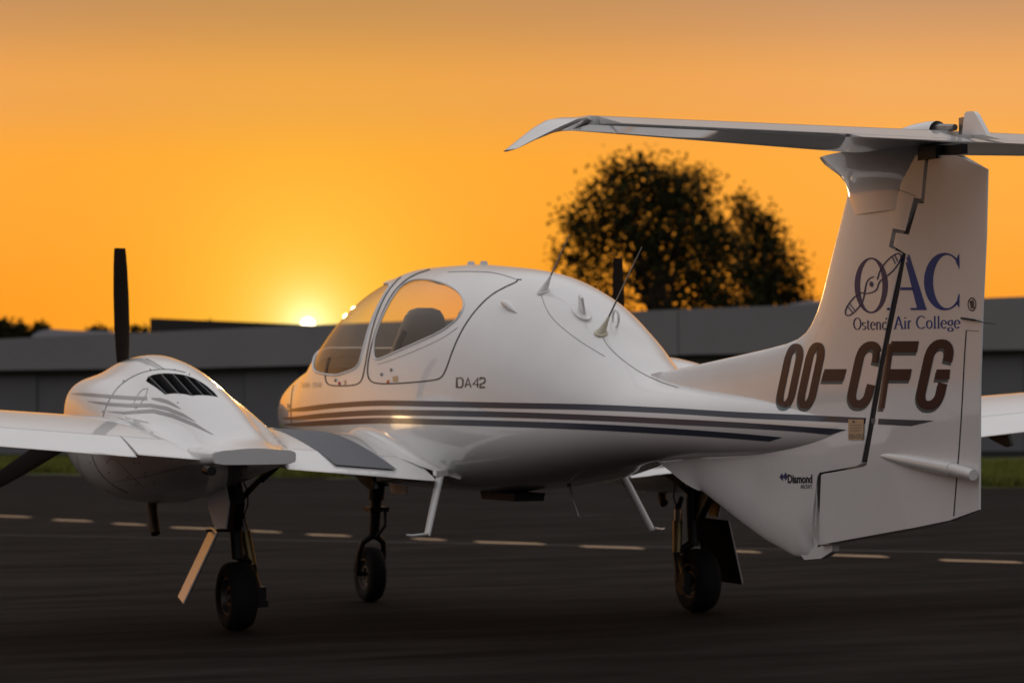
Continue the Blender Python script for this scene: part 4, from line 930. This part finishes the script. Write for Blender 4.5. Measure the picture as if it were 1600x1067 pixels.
def hangar(u0, u1, top0, top1, mid0, mid1, d0, d1, label, npan, mats=(fas, dorm)):
    h = bpy.data.objects.new('hangar', None); COL.objects.link(h); h.location = (0, 0, 0); tag(h, label, 'hangar', 'hangars behind the grass verge')
    zt = lambda u, v, d: zat(v, d)
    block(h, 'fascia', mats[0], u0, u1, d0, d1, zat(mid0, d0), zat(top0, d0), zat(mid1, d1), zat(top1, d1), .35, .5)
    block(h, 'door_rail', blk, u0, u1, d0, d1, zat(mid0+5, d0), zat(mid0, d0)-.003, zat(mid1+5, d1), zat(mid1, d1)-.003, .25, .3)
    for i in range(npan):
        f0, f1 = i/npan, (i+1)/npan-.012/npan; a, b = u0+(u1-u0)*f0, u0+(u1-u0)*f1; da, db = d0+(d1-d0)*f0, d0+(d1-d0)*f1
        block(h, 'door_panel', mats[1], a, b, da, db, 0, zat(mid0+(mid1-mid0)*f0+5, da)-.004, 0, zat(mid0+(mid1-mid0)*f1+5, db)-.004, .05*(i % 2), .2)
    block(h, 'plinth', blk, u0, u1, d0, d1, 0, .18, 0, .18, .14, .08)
    # body and roof behind the front
    A, B = wallpt(u0, d0), wallpt(u1, d1); t = (B-A).normalized(); nn = Vector((-t.y, t.x, 0)); nn = nn if nn.dot(fw) > 0 else -nn
    C0, D0 = A+nn*.2, B+nn*.2; C1, D1 = A+nn*22, B+nn*22; za, zb = zat(top0, d0)-.1, zat(top1, d1)-.1
    mesh_obj('roof', [(C0.x, C0.y, za), (D0.x, D0.y, zb), (D1.x, D1.y, zb-.3), (C1.x, C1.y, za-.3), (C0.x, C0.y, 0), (D0.x, D0.y, 0), (D1.x, D1.y, 0), (C1.x, C1.y, 0)], [(0, 1, 2, 3), (3, 2, 6, 7), (0, 3, 7, 4), (1, 5, 6, 2)], blackroof, h, False)
    return h
hangar(-420, 298, 545, 515, 580, 573, 62.5, 62.2, 'grey hangar with dark doors behind the left propeller', 9)
hangar(298.8, 1060, 515, 485.5, 574, 557, 62.2, 61.4, 'grey hangar in the middle, directly below the setting sun', 9)
hangar(1061, 2050, 485.5, 453, 556, 545, 61.4, 60.5, 'grey hangar on the right, seen under and behind the tail fin', 11)
# dark raised roof in front of the sun
m = MB(); A0, A1 = at_depth(234.5, 497, 68), at_depth(234.5, 520, 68); B0, B1 = at_depth(536, 509.5, 66), at_depth(536, 520, 66); bk = Vector((fw.x, fw.y, 0))*8
m.add([A1-Vector((0, 0, .6)), B1-Vector((0, 0, .6)), B0, A0, A1-Vector((0, 0, .6))+bk, B1-Vector((0, 0, .6))+bk, B0+bk, A0+bk], [(0, 1, 2, 3), (7, 6, 5, 4), (3, 2, 6, 7), (0, 3, 7, 4), (1, 5, 6, 2), (0, 4, 5, 1)])
o = m.build('upper_roof', blackroof, None, False); tag(o, 'dark raised roof section whose sloping edge meets the setting sun', 'roof')
def tent(pts, depth, label):
    m = MB(); P = [at_depth(u, v, depth) for u, v in pts]; n = len(P); bk = Vector((fw.x, fw.y, 0))*12; V = P+[p+bk for p in P]
    m.add(V, [tuple(range(n)), tuple(range(2*n-1, n-1, -1))]+[(i, n+i, n+(i+1) % n, (i+1) % n) for i in range(n)]); tag(m.build('roof_shell', palew, None, False), label, 'roof')
tent([(45, 560), (50, 524), (62, 517), (80, 514), (120, 516.5), (172, 517.5), (176, 560)], 85, 'pale low curved roof beyond the left hangar')
tent([(1212, 520), (1222, 482), (1240, 474), (1262, 470), (1296, 470), (1310, 520)], 85, 'pale curved roof beyond the hangars beside the fin')

# trees
bark = mat('bark', (.05, .035, .022), .9, noise=.3)
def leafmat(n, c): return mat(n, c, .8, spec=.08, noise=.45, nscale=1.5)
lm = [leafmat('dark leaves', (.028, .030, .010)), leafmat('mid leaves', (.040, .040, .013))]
def tree(name, label, depth, blobs, base_u, leaf=.16, spread=.30, dens=1.0, seed=1, grp='trees beyond the hangars', trunk=.25, holes=()):
    r = np.random.default_rng(seed); px = depth/FOC; rr, uu = np.array(rt), np.array(upv); ff = np.array(fw)
    root = bpy.data.objects.new(name, None); COL.objects.link(root); g0 = at_depth(base_u, 632, depth); root.location = (g0.x, g0.y, 0); tag(root, label, 'tree', grp)
    pts = []; tips = []; g = np.array((g0.x, g0.y, 0.0))
    for (bu, bv, ru, rv, n) in blobs:
        c = np.array(at_depth(bu, bv, depth)); R3 = np.array([ru*px, ru*px, rv*px])
        nc = int(n); d = r.normal(size=(nc, 3)); d /= np.linalg.norm(d, axis=1, keepdims=True); rad = r.random(nc)**(1/2.2)
        off = d*rad[:, None]; cc = c+off[:, :1]*R3[0]*rr+off[:, 1:2]*R3[1]*ff+off[:, 2:3]*R3[2]*np.array([0, 0, 1.0]); tips.append(cc)
    C = np.vstack(tips); lv_ = []
    for c in C:
        k = int(r.integers(11, 25)*dens); s_ = spread*r.uniform(.7, 1.3); q = c+r.normal(size=(k, 3))*np.array([s_, s_, s_*.9]); lv_.append(q)
    Lp = np.vstack(lv_); n = len(Lp); a = r.normal(size=(n, 3)); a /= np.linalg.norm(a, axis=1, keepdims=True); b = np.cross(a, r.normal(size=(n, 3))); b /= np.linalg.norm(b, axis=1, keepdims=True)
    sz = leaf*r.uniform(.5, 1.1, n)[:, None]; Vt = np.stack([Lp-a*sz, Lp+b*sz*.55, Lp+a*sz, Lp-b*sz*.55], 1).reshape(-1, 3)-np.array(root.location)
    me = bpy.data.meshes.new('crown'); me.vertices.add(len(Vt)); me.vertices.foreach_set('co', Vt.ravel()); me.loops.add(len(Vt)); me.loops.foreach_set('vertex_index', np.arange(len(Vt), dtype=np.int32))
    me.polygons.add(n); me.polygons.foreach_set('loop_start', np.arange(0, len(Vt), 4, dtype=np.int32)); me.update(); me.validate(); me.materials.append(lm[0]); me.materials.append(lm[1]); me.polygons.foreach_set('material_index', r.integers(0, 2, len(me.polygons)).astype(np.int32))
    co = bpy.data.objects.new('crown', me); COL.objects.link(co); co.parent = root
    m = MB(); topc = C[:, 2].max(); ctr = C.mean(0); m.tube([Vector((0, 0, -.1)), Vector((.1, .1, ctr[2]*.45)), Vector(ctr-np.array(root.location))], [trunk, trunk*.75, trunk*.4], 10)
    for i in r.choice(len(C), min(46, len(C)), replace=False):
        st_ = g+(ctr-g)*r.uniform(.35, .85); md = (st_+C[i])/2+np.array([0, 0, .3]); O = np.array(root.location)
        m.tube([Vector(st_-O), Vector(md-O), Vector(C[i]-O)], [trunk*.34, trunk*.2, trunk*.06], 6)
    m.build('trunk', bark, root)
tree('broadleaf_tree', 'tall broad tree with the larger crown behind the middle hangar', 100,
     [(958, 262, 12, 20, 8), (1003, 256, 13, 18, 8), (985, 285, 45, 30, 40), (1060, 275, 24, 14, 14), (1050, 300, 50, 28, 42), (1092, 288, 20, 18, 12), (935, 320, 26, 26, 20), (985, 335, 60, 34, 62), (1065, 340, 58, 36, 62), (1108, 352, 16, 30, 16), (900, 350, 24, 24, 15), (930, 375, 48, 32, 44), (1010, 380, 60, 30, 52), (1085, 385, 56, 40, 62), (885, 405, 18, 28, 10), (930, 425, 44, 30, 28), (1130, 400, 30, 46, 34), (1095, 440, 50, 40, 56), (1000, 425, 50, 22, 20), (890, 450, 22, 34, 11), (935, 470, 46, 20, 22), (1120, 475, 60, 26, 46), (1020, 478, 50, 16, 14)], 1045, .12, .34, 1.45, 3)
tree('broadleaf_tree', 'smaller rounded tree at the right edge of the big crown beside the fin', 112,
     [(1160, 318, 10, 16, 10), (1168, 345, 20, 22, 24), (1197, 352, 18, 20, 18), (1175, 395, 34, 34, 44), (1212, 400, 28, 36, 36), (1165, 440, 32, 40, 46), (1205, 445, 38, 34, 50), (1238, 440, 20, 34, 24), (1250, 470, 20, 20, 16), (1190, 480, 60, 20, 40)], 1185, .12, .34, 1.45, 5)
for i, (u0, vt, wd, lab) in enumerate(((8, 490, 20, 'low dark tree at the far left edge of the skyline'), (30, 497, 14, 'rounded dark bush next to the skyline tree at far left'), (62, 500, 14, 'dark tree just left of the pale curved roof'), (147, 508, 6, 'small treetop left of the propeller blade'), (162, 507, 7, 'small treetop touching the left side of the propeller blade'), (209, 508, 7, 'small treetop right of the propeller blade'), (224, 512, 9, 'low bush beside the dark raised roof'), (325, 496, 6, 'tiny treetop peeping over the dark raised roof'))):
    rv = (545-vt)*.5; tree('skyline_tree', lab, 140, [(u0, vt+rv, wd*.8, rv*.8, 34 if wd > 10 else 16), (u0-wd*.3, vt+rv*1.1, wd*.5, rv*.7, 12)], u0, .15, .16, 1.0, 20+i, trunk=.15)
print('objects', len(bpy.data.objects), 'tris', sum(len(o.data.polygons) for o in bpy.data.objects if o.type == 'MESH'))
